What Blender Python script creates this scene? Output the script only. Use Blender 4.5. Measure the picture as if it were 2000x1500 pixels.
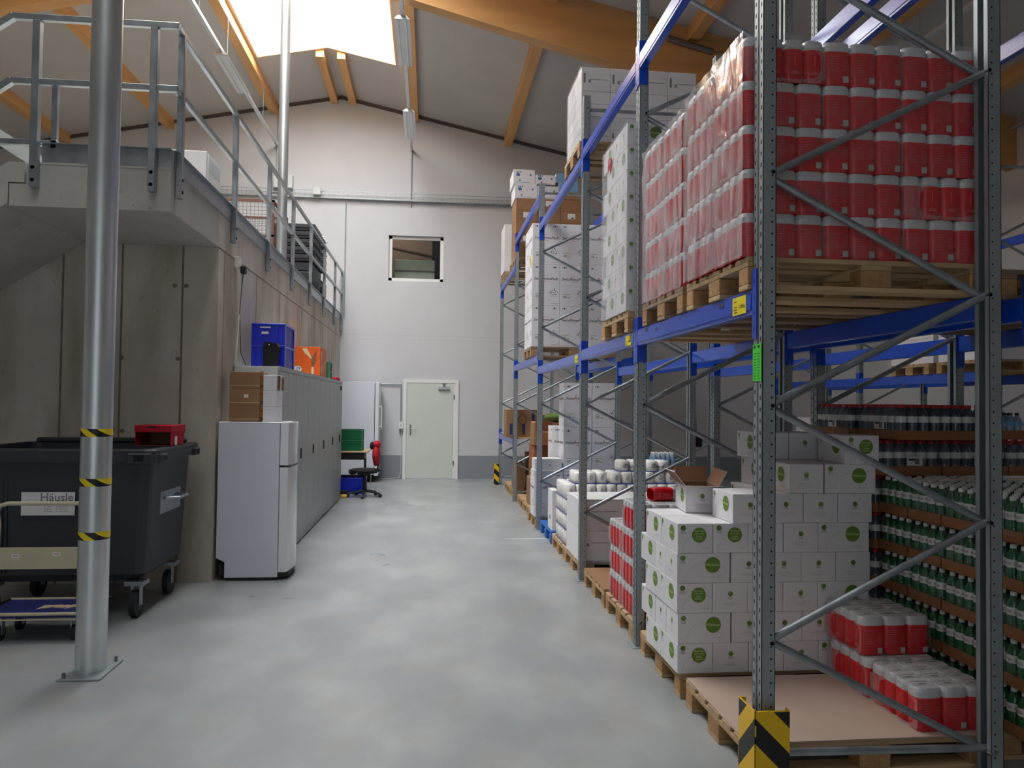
import bpy, bmesh, math, random
from mathutils import Vector, Matrix
random.seed(7)
PI = math.pi
for o in list(bpy.data.objects): bpy.data.objects.remove(o)
S = bpy.context.scene
C = S.collection

# ------------------------------------------------------------------ camera
def cam_setup():
    yaw, pitch, roll = .1075, .0262, .0118
    f = Vector((math.sin(yaw)*math.cos(pitch), math.cos(yaw)*math.cos(pitch), math.sin(pitch)))
    r = Vector((math.cos(yaw), -math.sin(yaw), 0)); u = r.cross(f)
    r2 = math.cos(roll)*r + math.sin(roll)*u; u2 = -math.sin(roll)*r + math.cos(roll)*u
    cd = bpy.data.cameras.new('camera'); cd.sensor_width = 36; cd.lens = 1480*36/2000
    cd.clip_start = .05; cd.clip_end = 200
    co = bpy.data.objects.new('camera', cd); C.objects.link(co)
    m = Matrix((r2, u2, -f)).transposed().to_4x4(); m.translation = (0, 0, 1.63)
    co.matrix_world = m; S.camera = co
cam_setup()
S.view_settings.view_transform = 'Standard'; S.view_settings.look = 'None'
S.view_settings.gamma = 1; S.view_settings.use_curve_mapping = False
S.view_settings.exposure = 0.5

# ------------------------------------------------------------------ world and daylight
w = bpy.data.worlds.new('overcast_sky'); S.world = w; w.use_nodes = True
w.node_tree.nodes['Background'].inputs[0].default_value = (.86, .93, 1, 1)
w.node_tree.nodes['Background'].inputs[1].default_value = .5
def area(name, loc, rot, sx, sy, power, col=(1, 1, 1)):
    l = bpy.data.lights.new(name, 'AREA'); l.shape = 'RECTANGLE'; l.size = sx; l.size_y = sy
    l.energy = power; l.color = col
    o = bpy.data.objects.new(name, l); C.objects.link(o); o.location = loc; o.rotation_euler = rot
    return o
SKY = [(10.95, 14.19), (5.25, 10.05), (-.6, 4.4)]        # roof-light bays along the ridge
area('gate_daylight', (-1.5, -3.9, 2.3), (PI/2, 0, 0), 4.4, 4.2, 4, (.95, .98, 1))

# ------------------------------------------------------------------ materials
def lin(c):
    o = []
    for x in c:
        x /= 255
        o.append(x/12.92 if x <= .04045 else ((x+.055)/1.055)**2.4)
    return o
def M(name, col, rough=.5, metal=0, var=.08, scale=6, detail=3, stretch=(1, 1, 1), bump=0, bscale=40, coat=0, rand=0, alpha=1, emit=0, trans=0, rvar=0, spec=.5):
    m = bpy.data.materials.new(name); m.use_nodes = True
    n = m.node_tree.nodes; L = m.node_tree.links; p = n['Principled BSDF']
    c = lin(col)
    tc = n.new('ShaderNodeTexCoord'); mp = n.new('ShaderNodeMapping'); mp.inputs['Scale'].default_value = stretch
    L.new(tc.outputs['Object'], mp.inputs[0])
    nz = n.new('ShaderNodeTexNoise'); nz.inputs['Scale'].default_value = scale; nz.inputs['Detail'].default_value = detail
    L.new(mp.outputs[0], nz.inputs['Vector'])
    cr = n.new('ShaderNodeValToRGB'); cr.color_ramp.elements[0].position = .3; cr.color_ramp.elements[1].position = .7
    cr.color_ramp.elements[0].color = [max(0, x*(1-var)) for x in c]+[1]
    cr.color_ramp.elements[1].color = [min(1, x*(1+var)) for x in c]+[1]
    L.new(nz.outputs['Fac'], cr.inputs[0])
    src = cr.outputs[0]
    if rand:
        oi = n.new('ShaderNodeObjectInfo'); mr = n.new('ShaderNodeMapRange')
        mr.inputs['To Min'].default_value = 1-rand; mr.inputs['To Max'].default_value = 1+rand*.5
        L.new(oi.outputs['Random'], mr.inputs['Value'])
        mx = n.new('ShaderNodeVectorMath'); mx.operation = 'SCALE'
        L.new(src, mx.inputs[0]); L.new(mr.outputs[0], mx.inputs['Scale']); src = mx.outputs[0]
    L.new(src, p.inputs['Base Color'])
    p.inputs['Roughness'].default_value = rough; p.inputs['Metallic'].default_value = metal
    p.inputs['Coat Weight'].default_value = coat; p.inputs['Coat Roughness'].default_value = .15
    p.inputs['Alpha'].default_value = alpha; p.inputs['Transmission Weight'].default_value = trans
    p.inputs['Specular IOR Level'].default_value = spec
    if rvar:
        rr = n.new('ShaderNodeMapRange'); rr.inputs['To Min'].default_value = rough-rvar; rr.inputs['To Max'].default_value = rough+rvar
        L.new(nz.outputs['Fac'], rr.inputs['Value']); L.new(rr.outputs[0], p.inputs['Roughness'])
    if bump:
        b = n.new('ShaderNodeBump'); b.inputs['Strength'].default_value = bump; b.inputs['Distance'].default_value = .01
        n2 = n.new('ShaderNodeTexNoise'); n2.inputs['Scale'].default_value = bscale; n2.inputs['Detail'].default_value = 4
        L.new(mp.outputs[0], n2.inputs['Vector']); L.new(n2.outputs['Fac'], b.inputs['Height']); L.new(b.outputs[0], p.inputs['Normal'])
    if emit:
        p.inputs['Emission Color'].default_value = c+[1]; p.inputs['Emission Strength'].default_value = emit
    return m
def mixcol(m, make, fac_of):                     # second procedural layer over a material's colour
    n = m.node_tree.nodes; L = m.node_tree.links; p = n['Principled BSDF']
    src = p.inputs['Base Color'].links[0].from_socket
    mx = n.new('ShaderNodeMixRGB'); L.new(src, mx.inputs[1]); mx.inputs[2].default_value = lin(make)+[1]
    L.new(fac_of(n, L), mx.inputs[0]); L.new(mx.outputs[0], p.inputs['Base Color'])
def noise_fac(scale, lo, hi, stretch=(1, 1, 1), amount=1.):
    def f(n, L):
        tc = n.new('ShaderNodeTexCoord'); mp = n.new('ShaderNodeMapping'); mp.inputs['Scale'].default_value = stretch
        L.new(tc.outputs['Object'], mp.inputs[0])
        nz = n.new('ShaderNodeTexNoise'); nz.inputs['Scale'].default_value = scale; nz.inputs['Detail'].default_value = 5
        L.new(mp.outputs[0], nz.inputs['Vector'])
        r = n.new('ShaderNodeMapRange'); r.inputs['From Min'].default_value = lo; r.inputs['From Max'].default_value = hi
        r.inputs['To Max'].default_value = amount
        L.new(nz.outputs['Fac'], r.inputs['Value']); return r.outputs[0]
    return f
def stripes(name, c1, c2, period, off, vec=(1, 1, 1)):
    m = bpy.data.materials.new(name); m.use_nodes = True
    n = m.node_tree.nodes; L = m.node_tree.links; p = n['Principled BSDF']
    tc = n.new('ShaderNodeTexCoord'); d = n.new('ShaderNodeVectorMath'); d.operation = 'DOT_PRODUCT'; d.inputs[1].default_value = vec
    L.new(tc.outputs['Object'], d.inputs[0])
    a = n.new('ShaderNodeMath'); a.operation = 'ADD'; a.inputs[1].default_value = off+10*period; L.new(d.outputs['Value'], a.inputs[0])
    q = n.new('ShaderNodeMath'); q.operation = 'DIVIDE'; q.inputs[1].default_value = period; L.new(a.outputs[0], q.inputs[0])
    fr = n.new('ShaderNodeMath'); fr.operation = 'FRACT'; L.new(q.outputs[0], fr.inputs[0])
    g = n.new('ShaderNodeMath'); g.operation = 'GREATER_THAN'; g.inputs[1].default_value = .5; L.new(fr.outputs[0], g.inputs[0])
    mx = n.new('ShaderNodeMixRGB'); mx.inputs[1].default_value = lin(c1)+[1]; mx.inputs[2].default_value = lin(c2)+[1]
    L.new(g.outputs[0], mx.inputs[0]); L.new(mx.outputs[0], p.inputs['Base Color']); p.inputs['Roughness'].default_value = .4
    return m
def film(name, fac, tint=(235, 238, 245), rough=.22, scale=9, stretch=(1, 1, .35), diff=.5):
    m = bpy.data.materials.new(name); m.use_nodes = True
    n = m.node_tree.nodes; L = m.node_tree.links; n.remove(n['Principled BSDF']); out = n['Material Output']
    t = n.new('ShaderNodeBsdfTransparent'); g = n.new('ShaderNodeBsdfGlossy'); g.inputs['Roughness'].default_value = rough
    d = n.new('ShaderNodeBsdfDiffuse'); d.inputs['Color'].default_value = lin(tint)+[1]
    mx = n.new('ShaderNodeMixShader'); mx.inputs[0].default_value = diff; L.new(g.outputs[0], mx.inputs[1]); L.new(d.outputs[0], mx.inputs[2])
    tc = n.new('ShaderNodeTexCoord'); mp = n.new('ShaderNodeMapping'); mp.inputs['Scale'].default_value = stretch
    L.new(tc.outputs['Object'], mp.inputs[0])
    nz = n.new('ShaderNodeTexNoise'); nz.inputs['Scale'].default_value = scale; nz.inputs['Detail'].default_value = 4; nz.inputs['Distortion'].default_value = 1.2
    L.new(mp.outputs[0], nz.inputs['Vector'])
    r = n.new('ShaderNodeMapRange'); r.inputs['From Min'].default_value = .3; r.inputs['From Max'].default_value = .75
    r.inputs['To Min'].default_value = fac*.45; r.inputs['To Max'].default_value = min(1, fac*1.7); L.new(nz.outputs['Fac'], r.inputs['Value'])
    b = n.new('ShaderNodeBump'); b.inputs['Strength'].default_value = .9; b.inputs['Distance'].default_value = .02
    L.new(nz.outputs['Fac'], b.inputs['Height']); L.new(b.outputs[0], g.inputs['Normal'])
    m2 = n.new('ShaderNodeMixShader'); L.new(r.outputs[0], m2.inputs[0]); L.new(t.outputs[0], m2.inputs[1]); L.new(mx.outputs[0], m2.inputs[2])
    L.new(m2.outputs[0], out.inputs['Surface']); return m

K = {}
K['floor'] = M('polished_concrete_floor', (152, 156, 157), .3, 0, .1, .7, 4, rvar=.08)
mixcol(K['floor'], (192, 195, 193), noise_fac(2.1, .42, .8, (1, .6, 1), .75))
mixcol(K['floor'], (116, 123, 127), noise_fac(.9, .4, .85, (1, .8, 1), .7)
)
mixcol(K['floor'], (160, 152, 138), noise_fac(3.3, .5, .85, (1, 1, 1), .5))
K['white_wall'] = M('white_plaster', (199, 200, 203), .8, 0, .02, 2)
K['band'] = M('grey_base_paint', (136, 142, 150), .5, 0, .03, 3)
K['ceil'] = M('ceiling_panel', (188, 184, 179), .8, 0, .03, 1.5)
K['seam'] = M('dark_seam', (92, 80, 76), .8)
K['softseam'] = M('plaster_seam', (188, 188, 190), .8)
K['conc'] = M('cast_concrete', (196, 189, 177), .75, 0, .1, 1.6, 8, bump=.12, bscale=25)
mixcol(K['conc'], (150, 138, 120), noise_fac(1.1, .45, .7, (2.2, 2.2, .5), .8))
mixcol(K['conc'], (214, 210, 202), noise_fac(3.5, .55, .75, (1, 1, .5), .6))
mixcol(K['conc'], (112, 104, 92), noise_fac(16, .68, .78, (1, 1, .6), .6))
K['conc_light'] = M('pale_concrete', (178, 176, 168), .75, 0, .08, 4, 8, bump=.1, bscale=30)
mixcol(K['conc_light'], (135, 132, 126), noise_fac(22, .66, .75, (1, 1, 1), .8))
K['joint'] = M('formwork_joint', (128, 116, 100), .85, 0, .25, 9)
K['beam_wood'] = M('glulam_wood', (212, 160, 100), .55, 0, .14, 5, 6, (1, .12, 1))
mixcol(K['beam_wood'], (124, 70, 34), noise_fac(9, .73, .78, (1, .8, 1), .8))
K['beam_wood_x'] = M('glulam_wood_x', (206, 156, 98), .55, 0, .14, 5, 6, (.12, 1, 1))
mixcol(K['beam_wood_x'], (118, 62, 30), noise_fac(7, .74, .79, (.8, 1, 1), .8))
K['reveal'] = M('skylight_lining_wood', (222, 182, 128), .6, 0, .1, 4, 5, (1, .2, 1))
K['pallet'] = M('pallet_wood', (190, 160, 120), .75, 0, .16, 5, 6, (.3, 2.5, 2), rand=.16, bump=.1, bscale=30)
K['block'] = M('pallet_block', (176, 136, 92), .85, 0, .22, 30, 5, rand=.2, bump=.3, bscale=70)
K['old_pallet'] = M('weathered_pallet_wood', (150, 128, 104), .85, 0, .2, 6, 6, (.3, 2.5, 2), bump=.15)
K['bluep'] = M('blue_pallet_plastic', (24, 96, 178), .45)
K['galv'] = M('galvanised_steel', (166, 174, 180), .38, .85, .16, 14, 5, (1, 1, .6), rvar=.1)
K['galvdull'] = M('dull_galvanised_steel', (160, 169, 172), .48, .6, .1, 10, 4, (1, 1, .5))
K['galvpipe'] = M('galvanised_pipe', (206, 212, 214), .34, .78, .12, 5, 6, (1, 1, .25), rvar=.1)
K['alu'] = M('lamp_aluminium', (205, 208, 212), .3, .8, .04)
K['hole'] = M('slot_shadow', (22, 22, 24), .9)
K['blue'] = M('rack_blue_paint', (16, 74, 190), .28, 0, .07, 5, coat=.4)
K['bluescuff'] = M('blue_paint_scuff', (70, 60, 90), .6)
K['yel'] = M('yellow_label', (240, 222, 30), .5)
K['grn'] = M('green_label', (70, 214, 60), .5)
K['ink'] = M('black_ink', (45, 42, 45), .7)
K['inkgrey'] = M('grey_ink', (128, 126, 128), .7)
K['inklight'] = M('light_grey_ink', (178, 176, 178), .7)
K['inkred'] = M('red_ink', (205, 60, 60), .7)
K['inkblue'] = M('blue_ink', (60, 110, 170), .7)
K['navy'] = M('navy_ink', (42, 48, 96), .7)
K['wht'] = M('white_carton', (226, 225, 228), .6, 0, .02, 5, rand=.05)
K['brn'] = M('brown_carton', (152, 114, 80), .75, 0, .06, 7, rand=.12)
K['brn2'] = M('reddish_carton', (150, 92, 60), .75, 0, .06, 7, rand=.1)
K['brnin'] = M('carton_inside', (140, 100, 72), .8)
K['hard'] = M('hardboard_sheet', (180, 157, 142), .65, 0, .04, 3)
K['cgreen'] = M('print_green', (104, 138, 52), .6)
K['cpale'] = M('print_pale_green', (196, 212, 150), .6)
K['red'] = M('red_foil', (208, 14, 28), .34, 0, .1, 12, 3, bump=.5, bscale=26, coat=.3)
K['redtxt'] = M('foil_text', (222, 120, 124), .5)
K['silver'] = M('silver_foil', (205, 205, 208), .38, .15, .08, 14, bump=.8, bscale=32)
K['tagsq'] = M('grey_code_square', (176, 172, 172), .6)
K['filmh'] = film('milky_shrink_film', .26)
K['filmc'] = film('clear_shrink_film', .05, diff=.2)
K['wrap'] = film('stretch_wrap', .38, rough=.14, scale=7, diff=.45)  # denser haze paints bright skylight sheen onto aisle faces of the same film
K['wrapc'] = film('stretch_wrap_clear', .09, rough=.12, scale=6, stretch=(.4, .4, 3), diff=.3)  # same film thickness on the other faces, without the painted haze
K['tapefilm'] = M('film_edge', (235, 235, 238), .3, 0, .05, alpha=.45)
K['glassgreen'] = M('green_bottle', (20, 118, 64), .12, 0, .1, coat=.6, trans=.35)
K['glasswater'] = M('clear_water_bottle', (92, 106, 122), .12, 0, .15, coat=.5, trans=.45)
K['glassblue'] = M('pale_blue_bottle', (150, 178, 205), .15, 0, .1, coat=.5, trans=.3)
K['paper'] = M('white_label_paper', (226, 226, 224), .6)
K['capw'] = M('white_cap', (232, 234, 230), .45)
K['capr'] = M('red_cap', (190, 24, 34), .4)
K['capbl'] = M('black_cap', (24, 24, 26), .4)
K['tray'] = M('tray_card', (156, 104, 66), .75, 0, .06)
K['tissue'] = M('tissue_pack', (232, 230, 226), .5, 0, .04, 10, bump=.3, bscale=25, coat=.2)
K['tblue'] = M('tissue_blue_stripe', (90, 100, 180), .5)
K['fridge'] = M('fridge_enamel', (214, 219, 230), .28, 0, .015, coat=.3)
K['fdoor'] = M('fridge_door', (226, 228, 232), .2, 0, .01, coat=.5)
K['gasket'] = M('grey_gasket', (120, 122, 126), .6)
K['cab'] = M('grey_cabinet_paint', (150, 152, 152), .38, 0, .02)
K['cabtop'] = M('pale_cabinet_side', (196, 202, 202), .4, 0, .02)
K['black'] = M('black_plastic', (26, 26, 28), .5)
K['blackg'] = M('soft_black_fabric', (20, 20, 24), .85, 0, .2, 20)
K['bin'] = M('anthracite_bin_plastic', (52, 54, 60), .5, 0, .06, 4)
K['rubber'] = M('tyre_rubber', (38, 38, 38), .7)
K['cream'] = M('cream_enamel', (196, 188, 160), .35, 0, .04, 6)
K['deckblue'] = M('blue_deck_mat', (34, 40, 110), .7, 0, .3, 12)
K['crateblue'] = M('blue_crate_plastic', (10, 40, 200), .35, 0, .03, coat=.2)
K['crateviolet'] = M('violet_crate_side', (78, 80, 188), .5, 0, .08, 6)  # paler, more violet blue on the crate side faces
K['orange'] = M('orange_box_print', (232, 98, 14), .5, 0, .03)
K['beige'] = M('beige_print', (226, 206, 170), .6)
K['cgr'] = M('green_crate_plastic', (10, 112, 70), .4, 0, .08, 8)
K['chred'] = M('red_chair_fabric', (176, 14, 38), .85, 0, .1, 20)
K['wood_desk'] = M('desk_top_wood', (206, 180, 140), .5)
K['door'] = M('door_paint', (204, 210, 202), .4, 0, .01)
K['frame'] = M('white_frame', (226, 227, 224), .4, 0, .01)
K['steel'] = M('brushed_steel', (140, 138, 134), .3, .9)
K['chrome'] = M('chrome', (210, 212, 216), .15, 1)
K['rust'] = M('rust_red_frame', (104, 66, 54), .7, 0, .15, 12)
K['mesh'] = M('mesh_wire', (96, 88, 84), .55, .4)
K['charcoal'] = M('charcoal_panel', (34, 36, 42), .45)
K['roomtan'] = M('tan_partition', (150, 124, 100), .7)
K['roomdark'] = M('dark_partition', (46, 42, 42), .8)
K['roompale'] = M('pale_screen', (196, 214, 196), .6, emit=.0)
K['yguard'] = M('yellow_guard', (236, 190, 20), .4)
K['chev'] = stripes('chevron_paint', (236, 190, 20), (22, 21, 22), .208, .071)
K['tape'] = stripes('hazard_tape', (240, 214, 30), (18, 18, 20), .115, .02, (1, 0, 1.35))
g = bpy.data.materials.new('window_glass'); g.use_nodes = True
g.node_tree.nodes['Principled BSDF'].inputs['Alpha'].default_value = .1
g.node_tree.nodes['Principled BSDF'].inputs['Roughness'].default_value = .05
g.node_tree.nodes['Principled BSDF'].inputs['Base Color'].default_value = (.05, .06, .06, 1); K['glass'] = g
def glazing(name, st):
    m = bpy.data.materials.new(name); m.use_nodes = True; n = m.node_tree.nodes; n.remove(n['Principled BSDF'])
    e = n.new('ShaderNodeEmission'); e.inputs[0].default_value = (.95, .98, 1, 1); e.inputs[1].default_value = st
    m.node_tree.links.new(e.outputs[0], n['Material Output'].inputs['Surface']); return m
for i_, st_ in enumerate((13, 11.5, 2.4)): K['sky%d' % i_] = glazing('daylit_polycarbonate_%d' % i_, st_)

# ------------------------------------------------------------------ mesh builder
TXT = {}
def text_geo(s, shear=0):
    k = (s, shear)
    if k not in TXT:
        cu = bpy.data.curves.new('t', 'FONT'); cu.body = s; cu.resolution_u = 2; cu.align_x = 'CENTER'; cu.align_y = 'CENTER'; cu.shear = shear; cu.offset = .012
        o = bpy.data.objects.new('t', cu); C.objects.link(o)
        dg = bpy.context.evaluated_depsgraph_get(); me = o.evaluated_get(dg).to_mesh()
        TXT[k] = ([v.co[:2] for v in me.vertices], [list(p.vertices) for p in me.polygons])
        o.evaluated_get(dg).to_mesh_clear(); bpy.data.objects.remove(o); bpy.data.curves.remove(cu)
    return TXT[k]
V = Vector
class MB:
    def __init__(s): s.v = []; s.f = []; s.mi = []; s.sm = []; s.mats = []
    def mat(s, m):
        m = K[m]
        if m not in s.mats: s.mats.append(m)
        return s.mats.index(m)
    def add(s, vs, fs, m, smooth=False):
        b = len(s.v); s.v += [tuple(x) for x in vs]; i = s.mat(m)
        for f in fs: s.f.append([b+k for k in f]); s.mi.append(i); s.sm.append(smooth)
        return s
    def quad(s, a, b, c, d, m): return s.add([a, b, c, d], [(0, 1, 2, 3)], m)
    def box(s, x0, x1, y0, y1, z0, z1, m, bev=0, seg=1):
        if bev:
            bm = bmesh.new(); bmesh.ops.create_cube(bm, size=1)
            for v in bm.verts:
                v.co = (x0+(v.co.x+.5)*(x1-x0), y0+(v.co.y+.5)*(y1-y0), z0+(v.co.z+.5)*(z1-z0))
            bmesh.ops.bevel(bm, geom=bm.edges[:], offset=bev, segments=seg, affect='EDGES', profile=.5)
            bm.verts.index_update()
            s.add([v.co for v in bm.verts], [[v.index for v in f.verts] for f in bm.faces], m, seg > 1); bm.free(); return s
        return s.add([(x0, y0, z0), (x1, y0, z0), (x1, y1, z0), (x0, y1, z0), (x0, y0, z1), (x1, y0, z1), (x1, y1, z1), (x0, y1, z1)],
                     [(0, 3, 2, 1), (4, 5, 6, 7), (0, 1, 5, 4), (1, 2, 6, 5), (2, 3, 7, 6), (3, 0, 4, 7)], m)
    def bar(s, p, q, wd, ht, m, side=(0, 1, 0)):        # rectangular bar from p to q; wd along side
        p = V(p); q = V(q); d = (q-p).normalized(); a = V(side); a = (a-d*a.dot(d)).normalized(); b = d.cross(a)
        vs = [c+a*sx*wd/2+b*sy*ht/2 for c in (p, q) for sx, sy in ((-1, -1), (1, -1), (1, 1), (-1, 1))]
        return s.add(vs, [(0, 3, 2, 1), (4, 5, 6, 7), (0, 1, 5, 4), (1, 2, 6, 5), (2, 3, 7, 6), (3, 0, 4, 7)], m)
    def cyl(s, p, q, r, m, n=14, r2=None, caps=True):
        p = V(p); q = V(q); d = (q-p).normalized(); a = d.orthogonal().normalized(); b = d.cross(a); r2 = r if r2 is None else r2
        vs = [p+(a*math.cos(2*PI*i/n)+b*math.sin(2*PI*i/n))*r for i in range(n)]+[q+(a*math.cos(2*PI*i/n)+b*math.sin(2*PI*i/n))*r2 for i in range(n)]
        s.add(vs, [(i, (i+1) % n, n+(i+1) % n, n+i) for i in range(n)], m, True)
        if caps: s.add(vs, [list(range(n-1, -1, -1)), list(range(n, 2*n))], m)
        return s
    def tube(s, pts, r, m, n=10):
        for a, b in zip(pts, pts[1:]): s.cyl(a, b, r, m, n)
        for p in pts[1:-1]: s.ball(p, r, m, n)
        return s
    def ball(s, c, r, m, n=10, sc=(1, 1, 1)):
        vs = []; fs = []; k = max(4, n//2)
        for j in range(1, k):
            t = PI*j/k
            for i in range(n): vs.append((c[0]+r*sc[0]*math.sin(t)*math.cos(2*PI*i/n), c[1]+r*sc[1]*math.sin(t)*math.sin(2*PI*i/n), c[2]+r*sc[2]*math.cos(t)))
        for j in range(k-2):
            for i in range(n): fs.append((j*n+i, j*n+n+i, j*n+n+(i+1) % n, j*n+(i+1) % n))
        vs.append((c[0], c[1], c[2]+r*sc[2])); vs.append((c[0], c[1], c[2]-r*sc[2])); T = len(vs)-2
        for i in range(n): fs.append((T, i, (i+1) % n)); fs.append((T+1, (k-2)*n+(i+1) % n, (k-2)*n+i))
        return s.add(vs, fs, m, True)
    def lathe(s, prof, m, n=12, c=(0, 0)):
        vs = [(c[0]+r*math.cos(2*PI*i/n), c[1]+r*math.sin(2*PI*i/n), z) for r, z in prof for i in range(n)]
        return s.add(vs, [(j*n+i, j*n+(i+1) % n, (j+1)*n+(i+1) % n, (j+1)*n+i) for j in range(len(prof)-1) for i in range(n)], m, True)
    def prism(s, pts, ext, m):
        n = len(pts); e = V(ext); vs = [V(p) for p in pts]+[V(p)+e for p in pts]
        return s.add(vs, [list(range(n-1, -1, -1)), list(range(n, 2*n))]+[(i, (i+1) % n, n+(i+1) % n, n+i) for i in range(n)], m)
    def text(s, t, size, o, ux, uy, m, shear=0):
        vs, fs = text_geo(t, shear); o = V(o); ux = V(ux); uy = V(uy)
        return s.add([o+ux*(x*size)+uy*(y*size) for x, y in vs], fs, m)
    def rect(s, o, ux, uy, w_, h, m):                     # centred flat rectangle
        o = V(o); a = V(ux)*w_/2; b = V(uy)*h/2; return s.quad(o-a-b, o+a-b, o+a+b, o-a+b, m)
    def disc(s, o, ux, uy, rx, ry, m, n=24):
        o = V(o); ux = V(ux); uy = V(uy)
        return s.add([o+ux*rx*math.cos(2*PI*i/n)+uy*ry*math.sin(2*PI*i/n) for i in range(n)], [list(range(n))], m)
    def arc(s, o, ux, uy, r, a0, a1, wd, m, n=18):
        o = V(o); ux = V(ux); uy = V(uy); vs = []
        for i in range(n+1):
            a = math.radians(a0+(a1-a0)*i/n); d = ux*math.cos(a)+uy*math.sin(a); vs += [o+d*(r-wd/2), o+d*(r+wd/2)]
        return s.add(vs, [(2*i, 2*i+1, 2*i+3, 2*i+2) for i in range(n)], m)
    def mesh(s, name):
        me = bpy.data.meshes.new(name); me.from_pydata(s.v, [], s.f)
        for m in s.mats: me.materials.append(m)
        me.polygons.foreach_set('material_index', s.mi); me.polygons.foreach_set('use_smooth', s.sm); me.update(); return me
    def build(s, name, parent=None, loc=(0, 0, 0), label=None, mods=None):
        return ob(name, s.mesh(name), parent, loc, label)
def ob(name, me, parent=None, loc=(0, 0, 0), label=None, rz=0):
    o = bpy.data.objects.new(name, me); C.objects.link(o); o.location = loc; o.rotation_euler = (0, 0, rz)
    if parent: o.parent = parent
    if label: o['label'] = label
    return o
def tag(o, label, cat, group=None, kind=None):
    o['label'] = label; o['category'] = cat
    if group: o['group'] = group
    if kind: o['kind'] = kind
    return o
def thing(name, label, cat, loc=(0, 0, 0), rz=0, group=None):
    o = ob(name, None, None, loc, None, rz); o.empty_display_size = .1; return tag(o, label, cat, group)
def struct(o): o['kind'] = 'structure'; return o
def dup(root, loc, rz=0, label=None, group=None):
    r = root.copy(); C.objects.link(r); r.location = loc; r.rotation_euler = (0, 0, rz)
    if label: r['label'] = label
    if group: r['group'] = group
    for ch in list(root.children):
        c = ch.copy(); C.objects.link(c); c.parent = r
        for gch in list(ch.children):
            d = gch.copy(); C.objects.link(d); d.parent = c
    return r
ORD = ['bottom', 'second', 'third', 'fourth', 'fifth', 'sixth', 'seventh', 'eighth', 'ninth', 'tenth']
POS = ['first', 'second', 'third', 'fourth', 'fifth', 'sixth', 'seventh', 'eighth']
X_, Y_, Z_ = V((1, 0, 0)), V((0, 1, 0)), V((0, 0, 1))

# ================================================================== SETTING
D = 16.43; RX = -1.98
def roofz(x): return 8.2-.205*abs(x-RX)
XL, XR, YB = -12., 8.7, -4.
# floor
b = MB(); b.box(XL, XR, YB, D+.3, -.2, 0, 'floor'); struct(b.build('floor'))
# far wall with window opening and door opening
WX0, WX1, WZ0, WZ1 = -.93, .245, 4.25, 5.235
DX0, DX1, DZ = -.50, .545, 2.06
b = MB()
def wall_pts(x0, x1, z0f, z1f): return [(x0, D, z0f), (x1, D, z0f), (x1, D, roofz(x1) if z1f is None else z1f), (x0, D, roofz(x0) if z1f is None else z1f)]
def wseg(x0, x1, z0, z1=None):
    if z1 is None: b.prism([(x0, D, z0), (x1, D, z0), (x1, D, roofz(x1)), (x0, D, roofz(x0))], (0, .3, 0), 'white_wall')
    else: b.box(x0, x1, D, D+.3, z0, z1, 'white_wall')
wseg(XL, RX, 0); wseg(RX, WX0, 0); wseg(WX0, DX0, 0, WZ0)
wseg(DX0, WX1, DZ, WZ0); wseg(WX0, WX1, WZ1); wseg(WX1, DX1, DZ); wseg(DX1, XR, 0)
for z in (3.07, 2.98): b.box(-1.92, XR, D-.002, D, z-.004, z+.004, 'softseam')
for x in (3.2, 5.8): b.box(x, x+.02, D-.002, D, 0, roofz(x), 'softseam')
struct(b.build('wall_far'))
b = MB(); b.box(-1.92, DX0-.06, D-.004, D, 0, .5, 'band'); b.box(DX1+.06, XR, D-.004, D, 0, .5, 'band'); struct(b.build('trim_1'))
b = MB()
b.prism([(XL, D-.03, roofz(XL)-.07), (RX, D-.03, roofz(RX)-.07), (XR, D-.03, roofz(XR)-.07), (XR, D-.03, roofz(XR)), (RX, D-.03, roofz(RX)), (XL, D-.03, roofz(XL))], (0, .03, 0), 'seam')
struct(b.build('trim_2'))
b = MB(); b.box(XL-.2, XL, YB, D+.3, 0, roofz(XL), 'white_wall'); struct(b.build('wall_left'))
b = MB(); b.box(XR, XR+.2, YB, D+.3, 0, roofz(XR), 'white_wall'); struct(b.build('wall_right'))
b = MB(); b.box(XL, -3.8, YB-.2, YB, 0, 9, 'white_wall'); b.box(.8, XR, YB-.2, YB, 0, 9, 'white_wall'); b.box(-3.8, .8, YB-.2, YB, 4.5, 9, 'white_wall'); struct(b.build('wall_back'))
# ceiling slabs round the roof lights
b = MB(); HS = 1.28
def slab(xa, xb, ya, yb):
    b.prism([(xa, ya, roofz(xa)), (xb, ya, roofz(xb)), (xb, ya, roofz(xb)+.3), (xa, ya, roofz(xa)+.3)], (0, yb-ya, 0), 'ceil')
slab(XL, RX-HS, YB, D+.3); slab(RX+HS, XR, YB, D+.3)
ys = [YB]+[v for ab in sorted(SKY) for v in ab]+[D+.3]
for a, c in zip(ys[::2], ys[1::2]): slab(RX-HS, RX, a, c); slab(RX, RX+HS, a, c)
struct(b.build('ceiling'))
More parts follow.
